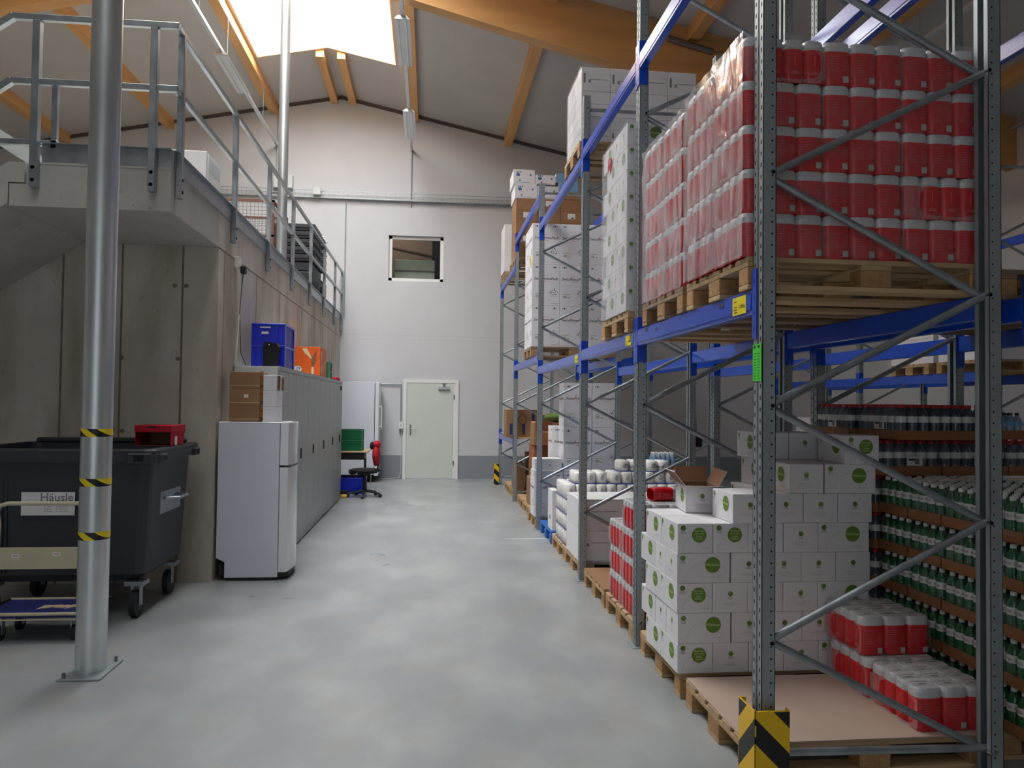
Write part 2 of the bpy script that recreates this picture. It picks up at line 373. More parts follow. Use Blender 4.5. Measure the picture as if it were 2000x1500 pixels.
# skylight linings and purlins and glulam
for i, (a, c) in enumerate(SKY):
    b = MB(); t = .03; zt = 8.5
    for x in (RX-HS, RX+HS-t): b.box(x, x+t, a, c, roofz(RX-HS)-.012, zt, 'reveal')
    for y in (a, c-t):
        b.prism([(RX-HS, y, roofz(RX-HS)-.012), (RX, y, roofz(RX)-.012), (RX+HS, y, roofz(RX+HS)-.012), (RX+HS, y, zt), (RX-HS, y, zt)], (0, t, 0), 'reveal')
    wn = struct(b.build('window_%d' % (i+2)))
    b = MB(); b.box(RX-HS, RX+HS, a, c, 8.5, 8.51, 'sky%d' % i); b.build('glazing', wn)
def timber(name, x, y0, y1, wd, drop, label):
    z = roofz(x); b = MB(); b.box(x-wd/2, x+wd/2, y0, y1, z-drop-.205*wd/2, z+.06, 'beam_wood', .004)
    o = b.build(name); tag(o, label, 'beam', 'timber purlins under the roof panels'); return o
PL = [(-7.55, 'timber purlin nearest the left edge of the picture'), (-5.5, 'timber purlin crossing behind the mezzanine railing'), (-3.38, 'timber purlin along the left edge of the skylight'),
      (-.42, 'timber purlin along the right edge of the skylight'), (1.62, 'timber purlin meeting the far wall left of the blue-white pallet loads'), (3.68, 'timber purlin in the upper right, meeting the big glulam beam'),
      (5.75, 'timber purlin over the right-hand racking, near the hanging lamp line'), (7.75, 'timber purlin along the right wall')]
for x, l in PL: timber('roof_purlin', x, YB, D, .17, .16, l)
timber('roof_purlin', -2.13, 14.22, D, .15, .12, 'short timber purlin left of the ridge, between skylight and far wall')
timber('roof_purlin', -1.74, 14.22, D, .15, .12, 'short timber purlin right of the ridge, between skylight and far wall')
for gy, lab in ((10.4, 'big curved glulam roof beam crossing above the racking'), (4.75, 'nearer glulam roof beam carried by the foreground steel column')):
    b = MB(); N = 12; top = []; bot = []
    for i in range(N+1):
        x = XL+(XR-XL)*i/N
        top.append((x, gy, roofz(x)))
    xs = [XL, -8, -5, -3, RX, -.9, .2, 1.5, 2.8, 4.3, 6.5, XR]
    pts = [(x, gy, roofz(x)+.02) for x in (XR, RX, XL)]
    low = [(x, gy, roofz(x)-(.60+.22*min(1, abs(x-RX)/4.8)-.06*max(0, (abs(x-RX)-5)/5))) for x in xs]
    b.prism(low+pts, (0, .2, 0), 'beam_wood_x'); tag(b.build('glulam_beam'), lab, 'beam', None)

# window in far wall with the room behind it
b = MB(); y = D+.07; t = .07
b.box(WX0, WX1, y, y+.06, WZ0, WZ0+t, 'frame'); b.box(WX0, WX1, y, y+.06, WZ1-t, WZ1, 'frame')
b.box(WX0, WX0+t, y, y+.06, WZ0, WZ1, 'frame'); b.box(WX1-t, WX1, y, y+.06, WZ0, WZ1, 'frame')
wn = struct(b.build('window_1')); b = MB(); b.box(WX0+t, WX1-t, y+.02, y+.03, WZ0+t, WZ1-t, 'glass'); b.build('pane', wn)
b = MB(); ya, yb = D+.3, D+2.6
b.quad((-2.2, yb, 3.5), (0, yb, 3.5), (0, yb, 6.4), (-2.2, yb, 6.4), 'roomtan'); b.quad((0, yb, 3.5), (2, yb, 3.5), (2, yb, 6.4), (0, yb, 6.4), 'roomdark')
b.quad((-2.2, ya, 3.5), (-2.2, yb, 3.5), (-2.2, yb, 6.4), (-2.2, ya, 6.4), 'roomtan'); b.quad((2, ya, 3.5), (2, yb, 3.5), (2, yb, 6.4), (2, ya, 6.4), 'roomdark')
b.quad((-2.2, ya, 6.4), (2, ya, 6.4), (2, yb, 6.4), (-2.2, yb, 6.4), 'roomdark'); b.quad((-2.2, ya, 3.5), (2, ya, 3.5), (2, yb, 3.5), (-2.2, yb, 3.5), 'roomdark')
b.prism([(-1.4, yb-.06, 5.55), (0.02, yb-.06, 5.28), (0.02, yb-.06, 5.31), (-1.4, yb-.06, 5.58)], (0, .03, 0), 'rust')
struct(b.build('trim_3'))
b = MB(); b.box(-.84, .06, D+.9, D+.94, 3.5, 4.88, 'roompale', .01); b.box(-.84, .06, D+.89, D+.9, 4.6, 4.64, 'inkgrey')
tag(b.build('room_divider'), 'pale green divider screen seen through the small upper window', 'screen')
l = bpy.data.lights.new('added_room_fill', 'POINT'); l.energy = 22; l.shadow_soft_size = .15; lo = bpy.data.objects.new('added_room_fill', l); C.objects.link(lo); lo.location = (-.9, D+1.4, 6.1)  # unseen fill light added to brighten the room behind the window
# door
b = MB(); b.box(DX0-.07, DX0, D-.03, D+.1, 0, DZ+.07, 'frame'); b.box(DX1, DX1+.07, D-.03, D+.1, 0, DZ+.07, 'frame'); b.box(DX0, DX1, D-.03, D+.1, DZ, DZ+.07, 'frame')
dr = struct(b.build('door_1'))
b = MB(); b.box(DX0+.004, DX1-.05, D-.02, D+.04, .012, DZ-.006, 'door', .003); b.box(DX1-.05, DX1, D-.01, D+.06, .012, DZ, 'frame'); lf = b.build('door_leaf', dr)
b = MB(); b.box(-.425, -.395, D-.03, D-.02, .93, 1.16, 'steel', .003); b.cyl((-.41, D-.03, 1.08), (-.41, D-.075, 1.08), .01, 'steel'); b.cyl((-.41, D-.07, 1.08), (-.29, D-.07, 1.075), .01, 'chrome'); b.build('door_handle', lf)
b = MB(); b.box(.17, .41, D-.075, D-.02, 1.92, 1.98, 'alu', .004); b.box(.28, .31, D-.08, D-.03, 1.98, 2.05, 'steel'); b.box(.25, .35, D-.1, D-.08, 2.03, 2.045, 'steel'); b.build('door_closer', dr)
b = MB(); [b.cyl((DX1-.03, D-.035, z), (DX1-.03, D-.035, z+.09), .011, 'steel') for z in (.3, 1.72)]; b.build('hinge', dr)
# cable tray and conduits on the far wall
b = MB(); z = 6.0; xa, xb = -8, 2.6
for zz in (z-.05, z+.03, z+.1): b.bar((xa, D-.12, zz), (xb, D-.12, zz+.02), .012, .012, 'galvdull')
b.bar((xa, D-.02, z-.05), (xb, D-.02, z-.03), .012, .012, 'galvdull')
x = xa
while x < xb: b.box(x, x+.006, D-.12, D-.01, z-.05, z-.044, 'galvdull'); b.box(x, x+.006, D-.123, D-.117, z-.05, z+.1, 'galvdull'); x += .1
for k in range(3): b.cyl((xa, D-.04-.025*k, z-.03), (xb, D-.04-.025*k, z-.01), .012, 'cabtop', 6)
tag(b.build('cable_tray'), 'long wire cable tray running across the upper far wall', 'cable tray')
def conduit(pts, label, r=.012, m='galvdull', name='conduit_pipe'):
    b = MB(); b.tube(pts, r, m, 8); return tag(b.build(name), label, 'conduit')
conduit([(-.47, D-.03, 7.1), (-.47, D-.03, 5.85)], 'vertical conduit on far wall below the middle lamp line')
conduit([(-3.3, D-.03, 7.7), (-3.3, D-.03, 6.1)], 'vertical conduit on far wall left of the second steel column')
conduit([(-1.85, D-.03, 5.9), (-1.85, D-.03, 4.9), (-1.85, D-.03, 3.4)], 'thin conduit dropping from the cable tray beside the railing end', .01)
conduit([(-1.1, D-.03, 2.02), (-.62, D-.03, 2.02), (-.615, D-.03, 1.22)], 'bent conduit from white tall refrigerator to switch beside door', .012)
conduit([(-.6, D-.03, 1.0), (-.6, D-.03, .15), (-.63, D-.05, .04), (-.8, D-.08, .012), (-1.1, D-.1, .012)], 'thin white cable hanging from the switch to the floor', .005, 'frame', 'cable')
b = MB(); b.box(-.66, -.56, D-.06, D, 1.07, 1.22, 'frame', .006); b.cyl((-.63, D-.05, 1.0), (-.63, D-.05, 1.07), .02, 'galvdull'); b.cyl((-.585, D-.05, 1.0), (-.585, D-.05, 1.07), .02, 'galvdull'); b.box(-.63, -.59, D-.068, D-.06, 1.12, 1.18, 'cabtop'); tag(b.build('switch_box'), 'small white switch and socket box beside the grey-white door', 'switch')
b = MB(); b.box(-2.52, -2.36, D-.2, D-.08, 6.0, 6.16, 'cabtop', .005); b.cyl((-2.36, D-.14, 6.08), (-2.3, D-.14, 6.1), .012, 'galvdull'); tag(b.build('junction_box'), 'square junction box on the cable tray right of the second column', 'junction box')
b = MB(); b.box(-3.34, -2.95, D-.18, D-.02, 6.12, 6.4, 'cabtop', .006); tag(b.build('junction_box'), 'wider pale distribution box above the cable tray left of second column', 'junction box')

# ------------------------------------------------------------------ mezzanine in cast concrete
XM = -1.925
b = MB()
b.box(-6, XM, 7.09, D, 0, 3.02, 'conc')
for x in (-2.24, -2.76, -3.26, -3.9): b.box(x, x+.016, 7.086, 7.09, 0, 3.02, 'joint')
for yy in (7.28, 8.6, 9.9, 11.2, 12.5, 13.8, 15.1): b.box(XM-.001, XM+.002, yy, yy+.008, 0, 3.0, 'joint')
for x, zz in ((-2.2, 2.66), (-2.3, 2.66), (-2.2, 1.35), (-2.3, 1.35), (-2.72, 1.35), (-2.8, 1.36), (-2.74, 2.0), (-2.26, 2.0)):
    b.cyl((x, 7.088, zz), (x, 7.0865, zz), .02, 'joint', 12)
struct(b.build('wall_mezzanine'))
b = MB()
b.prism([(-3.045, 5.8, 3.182), (-3.045, 5.8, 3.02), (-2.93, 5.8, 3.02), (-2.93, 5.8, 3.182)], (0, 1.289, 0), 'conc_light'); b.prism([(-2.93, 5.8, 3.02), (XM, 5.8, 3.02), (XM, 5.8, 3.33), (-2.93, 5.8, 3.33)], (0, 1.289, 0), 'conc_light'); b.box(-6, -2.0, 7.091, 7.3, 3.33, 3.34, 'conc_light')
b.box(-6, XM, 7.09, D, 3.02, 3.33, 'conc'); b.box(XM-.001, XM+.002, 7.09, D, 3.012, 3.024, 'joint'); b.box(-3.05, -2.94, 5.81, 5.82, 3.183, 3.192, 'joint')
b.box(XM-.02, XM+.004, 5.81, D, 3.33, 3.345, 'conc_light'); b.box(-2.9, XM, 5.796, 5.82, 3.33, 3.345, 'conc_light')
struct(b.build('trim_4'))
b = MB(); b.prism([(-3.055, 5.8, 3.195), (-3.055, 5.8, 3.04), (-7.7, 5.8, .0), (-8.2, 5.8, 0), (-3.055, 5.8, 3.341)], (0, 1.28, 0), 'conc_light'); b.box(-3.055, -2.945, 5.8, 7.08, 3.193, 3.341, 'conc_light')
tag(b.build('concrete_stair_flight'), 'underside and side of concrete stair flight climbing to the mezzanine', 'stairs')
# railing: one welded thing, each post and rail a part
rl = thing('guard_railing', 'galvanised steel guard railing along the concrete mezzanine edge', 'railing', (XM, 5.8, 3.1))
def rp(name, f):
    b = MB(); f(b)
    for i, v in enumerate(b.v): b.v[i] = (v[0]-XM, v[1]-5.8, v[2]-3.1)
    return b.build(name, rl)
def post_front(x):
    def f(b):
        b.box(x-.025, x+.025, 5.742, 5.797, 3.15, 4.365, 'galv', .003)
        for z in (3.2, 3.29): b.cyl((x, 5.75, z), (x, 5.742, z), .014, 'hole', 12)
    return f
rp('railing_post', post_front(-2.865)); rp('railing_post', post_front(-2.05))
YP = [5.9, 7.5, 9.05, 10.6, 12.15, 13.7, 15.2, 16.35]
for yy in YP:
    def f(b, yy=yy):
        b.box(XM+.004, XM+.05, yy-.025, yy+.025, 3.14, 4.38, 'galv', .003)
        for z in (3.19, 3.28): b.cyl((XM+.05, yy, z), (XM+.054, yy, z), .013, 'hole', 10)
    rp('railing_post', f)
for z in (4.39, 3.92):
    rp('rail', lambda b, z=z: (b.box(-3.04, XM+.046, 5.748, 5.791, z-.022, z+.022, 'galv', .004)))
    rp('rail', lambda b, z=z: (b.bar((-3.03, 5.768, z), (-3.6, 5.768, z-.42), .045, .044, 'galv')))
    rp('rail', lambda b, z=z: (b.box(XM+.008, XM+.046, 5.792, 16.4, z-.022, z+.022, 'galv', .004)))
rp('rail', lambda b: (b.box(-3.9, -2.73, 5.80, 5.84, 3.47, 3.51, 'galv', .003)))
rp('railing_post', lambda b: (b.box(-2.775, -2.735, 5.80, 5.84, 3.45, 3.92, 'galv', .003)))
rp('toe_plate', lambda b: (b.box(-2.83, XM+.0, 5.80, 5.81, 3.345, 3.48, 'galv'), b.box(-2.83, XM, 5.76, 5.80, 3.474, 3.48, 'galv')))
rp('toe_plate', lambda b: (b.box(XM+.0, XM+.01, 5.81, 16.4, 3.345, 3.48, 'galv'), b.box(XM-.0, XM+.04, 5.81, 16.4, 3.474, 3.48, 'galv')))
# second, wooden-looking stair stringer seen behind
b = MB(); b.bar((-4.0, 6.9, 4.05), (-2.96, 6.9, 3.4), .04, .12, 'cabtop'); tag(b.build('stair_stringer'), 'pale sloping stringer behind the stair head at far left', 'stair part')
# socket and cables on the concrete
b = MB(); b.box(XM, XM+.05, 7.62, 7.72, 2.93, 3.04, 'frame', .006); b.box(XM+.05, XM+.1, 7.66, 7.74, 2.88, 2.96, 'black', .01); b.cyl((XM+.05, 7.78, 2.9), (XM+.05, 7.78, 2.78), .02, 'frame')
tag(b.build('wall_socket'), 'white wall socket with black plug high on the concrete side', 'socket')
b = MB(); b.tube([(XM+.07, 7.7, 2.9), (XM+.04, 7.72, 2.5), (XM+.05, 7.76, 2.1), (XM+.08, 7.86, 1.985)], .004, 'black', 6); tag(b.build('cable'), 'thin black cable hanging down the concrete wall from the socket', 'cable')
b = MB(); b.tube([(XM+.07, 7.76, 2.95), (XM+.04, 7.74, 2.6), (XM+.03, 7.67, 2.1), (XM+.02, 7.67, 1.99)], .007, 'frame', 6); tag(b.build('cable'), 'thicker white cable hanging down the concrete wall behind the cartons', 'cable')

# ------------------------------------------------------------------ steel columns
def column(x, y, r, z1, label, plate=True, tape=True):
    t = thing('steel_column', label, 'column', (x, y, 0 if plate else 3.33))
    b = MB(); b.cyl((0, 0, .012), (0, 0, z1), r, 'galvpipe', 40); b.build('pipe', t)
    b = MB()
    if plate: b.box(-.12, .12, -.17, .17, 0, .012, 'galvdull', .002); b.build('base_plate', t)
    if plate:
        b = MB(); b.cyl((-.09, -.14, .012), (-.09, -.14, .04), .011, 'steel', 6); b.cyl((.09, .14, .012), (.09, .14, .04), .011, 'steel', 6); b.build('anchor_bolt', t)
    if tape:
        for z in (1.405, 1.11, .793):
            b = MB(); b.cyl((0, 0, 0), (0, 0, .047), r+.0012, 'tape', 40, caps=False); b.build('hazard_tape', t, (0, 0, z))
column(-1.995, 4.82, .086, roofz(-1.995)-.6, 'foreground galvanised steel column with three black and yellow tape bands')
column(-1.99, 10.28, .064, 4.25, 'second galvanised steel column standing on the mezzanine, without tape', False, False)

# ------------------------------------------------------------------ hanging lamp lines
def lamp_line(x, z, y0, y1, fits, label, wires):
    t = thing('strip_light_line', label, 'lamp', (x, y0, z))
    b = MB(); b.box(-.028, .028, 0, y1-y0, 0, .05, 'alu', .003); b.build('trunking', t)
    for f0, f1 in fits:
        b = MB(); b.prism([(-.11, f0-y0, -.05), (.11, f0-y0, -.05), (.06, f0-y0, 0), (-.06, f0-y0, 0)], (0, f1-f0, 0), 'alu')
        for k in (-.055, .055): b.cyl((k, f0-y0+.03, -.055), (k, f1-y0-.03, -.055), .013, 'frame', 10)
        b.build('lamp_fitting', t)
    for wy in wires:
        b = MB(); b.cyl((0, wy-y0, .05), (0, wy-y0, roofz(x)-z), .003, 'galvdull', 5); b.build('suspension_wire', t)
lamp_line(-3.3, 7.03, 2, D, [(12.0, 13.5), (5.2, 6.7)], 'hanging strip light line left of the skylight, above the railing', (6, 10.9, 12.4, 15))
lamp_line(-.47, 7.06, 2, D, [(14.0, 15.5), (10.6, 12.1), (6, 7.5)], 'hanging strip light line right of the skylight, in front of far wall', (6, 9.5, 13, 15.8))
lamp_line(5.5, 5.78, 2, D, [(9.5, 11), (5, 6.5)], 'hanging strip light line over the right-hand racking', (5, 8, 12))
conduit([(8.6, 3, 5.85), (8.6, D, 5.85)], 'straight conduit along the top of the right wall', .03, 'alu')

# ================================================================== PALLET RACKING
FY = [3.08, 5.02, 6.94, 9.77, 12.62, 15.25]                 # near faces of the upright frames
def post_mesh(h, fine=True):
    b = MB(); t = .003                                        # profile: web at x=0 facing the aisle, 0.09 wide
    b.box(0, t, 0, .038, 0, h, 'galvdull'); b.box(0, t, .052, .09, 0, h, 'galvdull'); b.box(.008, .011, .038, .052, 0, h, 'galvdull')
    b.box(0, .008, .036, .039, 0, h, 'galvdull'); b.box(0, .008, .051, .054, 0, h, 'galvdull')
    b.box(0, .06, 0, t, 0, h, 'galvdull'); b.box(0, .06, .09-t, .09, 0, h, 'galvdull')
    b.box(.057, .06, 0, .026, 0, h, 'galvdull'); b.box(.057, .06, .064, .09, 0, h, 'galvdull')
    z = .06
    while z < h-.05:
        b.quad((-.0005, .013, z), (-.0005, .013, z+.018), (-.0005, .023, z+.018), (-.0005, .023, z), 'hole')
        b.quad((-.0005, .067, z+.025), (-.0005, .067, z+.043), (-.0005, .077, z+.043), (-.0005, .077, z+.025), 'hole')
        if fine: b.disc((.042, -.0005, z+.01), X_, Z_, .0045, .0045, 'hole', 8); b.disc((.042, .0905, z+.01), X_, Z_, .0045, .0045, 'hole', 8)
        z += .05
    return b.mesh('upright_post')
PM = {}
def frame(x, y, h, label, group, foot=True):
    if h not in PM: PM[h] = post_mesh(h)
    t = thing('rack_upright_frame', label, 'rack frame', (x, y, 0), 0, group)
    ob('upright_post', PM[h], t); p = ob('upright_post', PM[h], t, (1.1, .09, 0)); p.rotation_euler = (0, 0, PI)
    for xx in (.03, 1.07):
        b = MB(); b.box(xx-.055, xx+.055, -.03, .12, 0, .006, 'galvdull'); b.cyl((xx+.02*(1 if xx < .5 else -1), -.018, 0), (xx, -.018, .03), .007, 'steel', 6); b.build('foot_plate', t)
    zs = []; z = .135; left = False; pr = (1.04, z)
    def brace(a, c, s):
        b = MB(); b.cyl((a[0], .045+s, a[1]), (c[0], .045+s, c[1]), .0165, 'galv', 12)
        for q in (a, c): b.cyl((q[0], -.006, q[1]), (q[0], .02, q[1]), .008, 'steel', 8)
        b.build('brace', t)
    brace((.03, .16), (1.06, .145), .0); s = .012
    while z+.5 < h-.1:
        z += .5; nx = .045 if not left else 1.045
        brace(pr, (nx, z), s); pr = (nx, z); left = not left; s = -s
    brace((.03, h-.12), (1.06, h-.12), 0)
    return t
FH = [5.6, 5.6, 4.54, 4.53, 4.5, 4.98]
FN = ['nearest', 'second', 'third', 'fourth', 'fifth', 'farthest']
for y, h, n in zip(FY, FH, FN):
    frame(1.40, y, h, '%s upright frame of the aisle-side rack row, grey with diagonal braces' % n, 'aisle-side rack uprights')
for i, (y, n) in enumerate(zip(FY[1:5], FN[1:5])):
    frame(2.68, y, 5.6 if i < 1 else 5.0, '%s upright frame of the middle rack row behind the aisle-side row' % n, 'middle rack uprights')
for y, n in ((8.1, 'nearest'), (10.9, 'middle'), (13.7, 'farthest')):
    frame(6.5, y, 4.6, '%s upright frame of the rear rack row by the right wall' % n, 'rear rack uprights')
def beam(x, y0, y1, z, label, group, face=-1, h=.11, card=None, scuff=False):
    t = thing('rack_beam', label, 'rack beam', (x, y0, z), 0, group); ln = y1-y0
    b = MB(); xa, xb = (-.004, .046) if face < 0 else (-.046, .004)
    b.box(xa, xb, .004, ln-.004, -h, 0, 'blue', .004)
    b.box(*((xa-.004, xa) if face < 0 else (xb, xb+.004)), .01, ln-.01, -h+.02, -.02, 'blue')
    if scuff:
        for yy, hh in ((.35, .02), (1.4, .03), (1.62, .015)): b.rect((xa-.006, yy, -hh-.012), Y_, Z_, .05, .02, 'bluescuff')
    b.build('beam_bar', t)
    for yy, s in ((0, -1), (ln, 1)):
        b = MB(); f = (-.007, -.001) if face < 0 else (.001, .007)
        b.box(-.004 if face < 0 else -.055, .055 if face < 0 else .004, min(yy, yy-s*.004), max(yy, yy-s*.004), -.22, .085, 'blue')
        b.box(f[0], f[1], min(yy, yy+s*.042), max(yy, yy+s*.042), -.22, .085, 'blue')
        if face < 0: b.box(-.006, .058, min(yy+s*.092, yy+s*.094), max(yy+s*.092, yy+s*.094), -.2, -.0, 'blue') if False else None
        for k in range(4): b.rect((f[0]-.0006, yy+s*.02, -.18+.07*k), Y_, Z_, .008, .018, 'hole')
        b.build('end_connector', t)
    if card is not None:
        b = MB(); b.box(xa-.0052, xa-.0045, card, card+.15, -h+.012, -.016, 'yel')
        o = V((xa-.0058, card+.075, -h/2)); ux = V((0, -1, 0))
        b.text('2.500kg', .022, o+V((0, -.03, -.008)), ux, Z_, 'ink'); b.text('max.', .014, o+V((0, .04, .02)), ux, Z_, 'ink')
        for k in range(3): b.rect(o+V((0, .04, -.006-.012*k)), Y_, Z_, .035, .004, 'ink')
        b.build('load_plate', t)
L1 = [(0, 2.145), (1, 2.14), (2, 2.12), (3, 2.275)]; L2 = [(0, 4.05), (1, 4.04), (2, 4.0), (3, 4.42), (4, 3.99)]
BAYN = ['nearest', 'second', 'third', 'fourth', 'farthest']
for nm, lv, lst in (('lower', 1, L1), ('upper', 2, L2)):
    for i, z in lst:
        y0, y1 = FY[i]+.09, FY[i+1]
        beam(1.40, y0, y1, z, '%s blue beam facing the aisle, %s bay' % (nm, BAYN[i]), 'aisle-side rack beams', -1, .11 if i == 0 else .1, .06 if (lv == 1 and i < 3) else None, scuff=(i == 0 and lv == 1))
        beam(2.50, y0, y1, z, '%s blue beam on the back of the aisle-side row, %s bay' % (nm, BAYN[i]), 'aisle-side rack back beams', 1)
        if i < 4:
            zz = z if i else z
            beam(2.68, y0, y1, zz, '%s blue beam on the near side of the middle row, %s bay' % (nm, BAYN[i]), 'middle rack front beams', -1)
            beam(3.78, y0, y1, zz, '%s blue beam on the far side of the middle row, %s bay' % (nm, BAYN[i]), 'middle rack back beams', 1)
beam(1.40, FY[4]+.09, FY[5], 1.04, 'low blue beam under the board shelf at the far end of the aisle-side row', 'aisle-side rack beams')
beam(2.50, FY[4]+.09, FY[5], 1.04, 'low blue beam behind the board shelf at the far end of the aisle-side row', 'aisle-side rack back beams', 1)
for (ya, yb, n) in ((8.19, 10.9, 'nearer bay'), (10.99, 13.7, 'farther bay')):
    for z, q in ((2.08, 'lower'), (3.9, 'upper')):
        beam(6.5, ya, yb, z, '%s blue beam on the near side of the rear row, %s' % (q, n), 'rear rack front beams', -1, .12, 2.45 if (n == 'farther bay' and q == 'lower') else None)
        beam(7.6, ya, yb, z, '%s blue beam on the far side of the rear row, %s' % (q, n), 'rear rack back beams', 1, .12)
# green sticker on the nearest post
b = MB(); b.box(-.0025, 0, .004, .088, 1.74, 1.9, 'grn')
for k in range(10): b.rect((-.003, .066, 1.75+.012*k), Y_, Z_, .022, .003, 'ink'); b.rect((-.003, .03, 1.75+.012*k), Y_, Z_, .022, .003, 'ink')
b.rect((-.003, .07, 1.888), Y_, Z_, .02, .012, 'ink'); b.rect((-.003, .028, 1.888), Y_, Z_, .02, .012, 'ink')
tag(b.build('rack_load_sticker', None, (1.399, FY[0], 0)), 'green load information sticker on the nearest rack post', 'sticker')
b = MB(); b.box(-.001, .05, -.002, -.0005, 0, .16, 'beam_wood')
# corner guards
def guard(x, y, h, w1, w2, label):
    t = thing('post_guard', label, 'guard', (x, y, 0)); b = MB()
    b.box(0, w1, 0, .005, 0, h, 'chev', .0015); b.box(0, .005, 0, w2, 0, h, 'chev', .0015)
    b.build('guard_plate', t)
    b = MB(); b.box(w1-.006, w1, .005, .03, 0, h+.004, 'yguard'); b.box(.005, .03, w2-.006, w2, 0, h+.004, 'yguard'); b.box(-.0, w1, 0, .006, h-.001, h+.003, 'yguard'); b.box(0, .006, 0, w2, h-.001, h+.003, 'yguard'); b.build('guard_edge', t)
    b = MB(); b.quad((-.0006, -.0006, h-.1), (.006, -.0006, h-.1), (.006, -.0006, h-.055), (-.0006, -.0006, h-.055), 'yguard'); b.build('paint_chip', t)
guard(1.352, 3.035, .368, .152, .165, 'yellow and black corner guard in the foreground at the nearest rack post')
guard(1.30, 15.2, .42, .1, .12, 'small yellow guard far away at the last rack post')

# ------------------------------------------------------------------ pallets
def make_pallet(wood, block, label):
    t = thing('wooden_pallet', label, 'pallet')               # 1.2 along x, 0.8 along y, 0.144 high
    b = MB()
    for i, (y, w_) in enumerate(((0, .145), (.19, .1), (.3275, .145), (.51, .1), (.655, .145))): b.box(0, 1.2, y, y+w_, .122, .144, wood, .002)
    for x in (0, .5275, 1.055): b.box(x, x+.145, 0, .8, .1, .122, wood, .002)
    b.build('deck', t)
    bm_ = MB().box(0, .145, 0, .1, .022, .1, block, .004).mesh('block'); bw = MB().box(0, .145, 0, .145, .022, .1, block, .004).mesh('block')
    for x in (0, .5275, 1.055):
        ob('block', bm_, t, (x, 0, 0)); ob('block', bw, t, (x, .3275, 0)); ob('block', bm_, t, (x, .7, 0))
    for y, w_ in ((0, .1), (.3275, .145), (.7, .1)): MB().box(0, 1.2, y, y+w_, 0, .022, wood, .002).build('bottom_board', t)
    return t
P0 = make_pallet('pallet', 'block', 'light wooden pallet under the hardboard sheet in the right foreground'); P0.location = (1.405, 3.235, 0)
P1 = make_pallet('old_pallet', 'block', 'weathered brown wooden pallet under the second red load on the blue beam'); P1.location = (1.38, 4.05, 2.147)
def pal(x, y, z, label, src=None): return dup(src or P0, (x, y, z), 0, label)
pal(1.38, 3.185, 2.147, 'wooden pallet under the nearest red wrapped load on the blue beam')
pal(1.405, 4.13, 0, 'orange-brown wooden pallet under the white cartons with green circles')
pal(1.41, 5.15, 0, 'wooden pallet on the floor under the stack of red packs')
pal(1.41, 6.0, 0, 'wooden pallet on the floor with a bare brown board, beside the red packs')
pal(1.42, 7.07, 0, 'wooden pallet under the big plain white boxes on the floor')
pal(1.42, 7.88, 0, 'wooden pallet under the white tissue packs')
pal(1.40, 9.9, 0, 'wooden pallet on the floor under the large printed white cartons', P1)
pal(1.45, 10.8, 0, 'empty wooden pallet on the floor behind the large printed cartons')
pal(1.45, 11.65, 0, 'wooden pallet under the reddish-brown cartons on the floor')
pal(1.45, 12.85, 0, 'wooden pallet at the floor of the farthest bay, nearer one')
pal(1.45, 13.75, 0, 'wooden pallet at the floor of the farthest bay, farther one')
pal(1.36, 5.14, 2.142, 'pale wooden pallet under the upper stack of green-circle cartons')
pal(1.36, 10.26, 2.277, 'wooden pallet under the upper printed white cartons', P1)
pal(1.38, 7.05, 4.002, 'pale wooden pallet under the white wrapped boxes on the upper beam')
pal(1.40, 12.8, 3.992, 'wooden pallet under the brown cartons on the highest far shelf')
pal(1.38, 14.2, 3.992, 'wooden pallet under the farthest white stack on the upper level')
# underside pallets of the middle row
pal(2.6, 3.28, 2.147, 'dark wooden pallet on the middle row above the bottle trays', P1)
pal(2.6, 4.12, 2.147, 'dark wooden pallet on the middle row behind the second red load', P1)
pal(2.625, 3.30, 0, 'wooden pallet under the trays of green bottles')
pal(2.63, 4.17, 0, 'wooden pallet under the trays of water bottles', P1)
b = MB(); b.box(0, 1.2, 0, .8, 0, .008, 'hard', .001); tag(b.build('hardboard_sheet', None, (1.41, 3.235, .144)), 'pinkish hardboard sheet covering the foreground pallet', 'board')
b = MB(); b.box(0, 1.19, 0, .8, 0, .008, 'brn'); tag(b.build('hardboard_sheet', None, (1.41, 6.0, .144)), 'brown board on the third floor pallet beside the red packs', 'board')

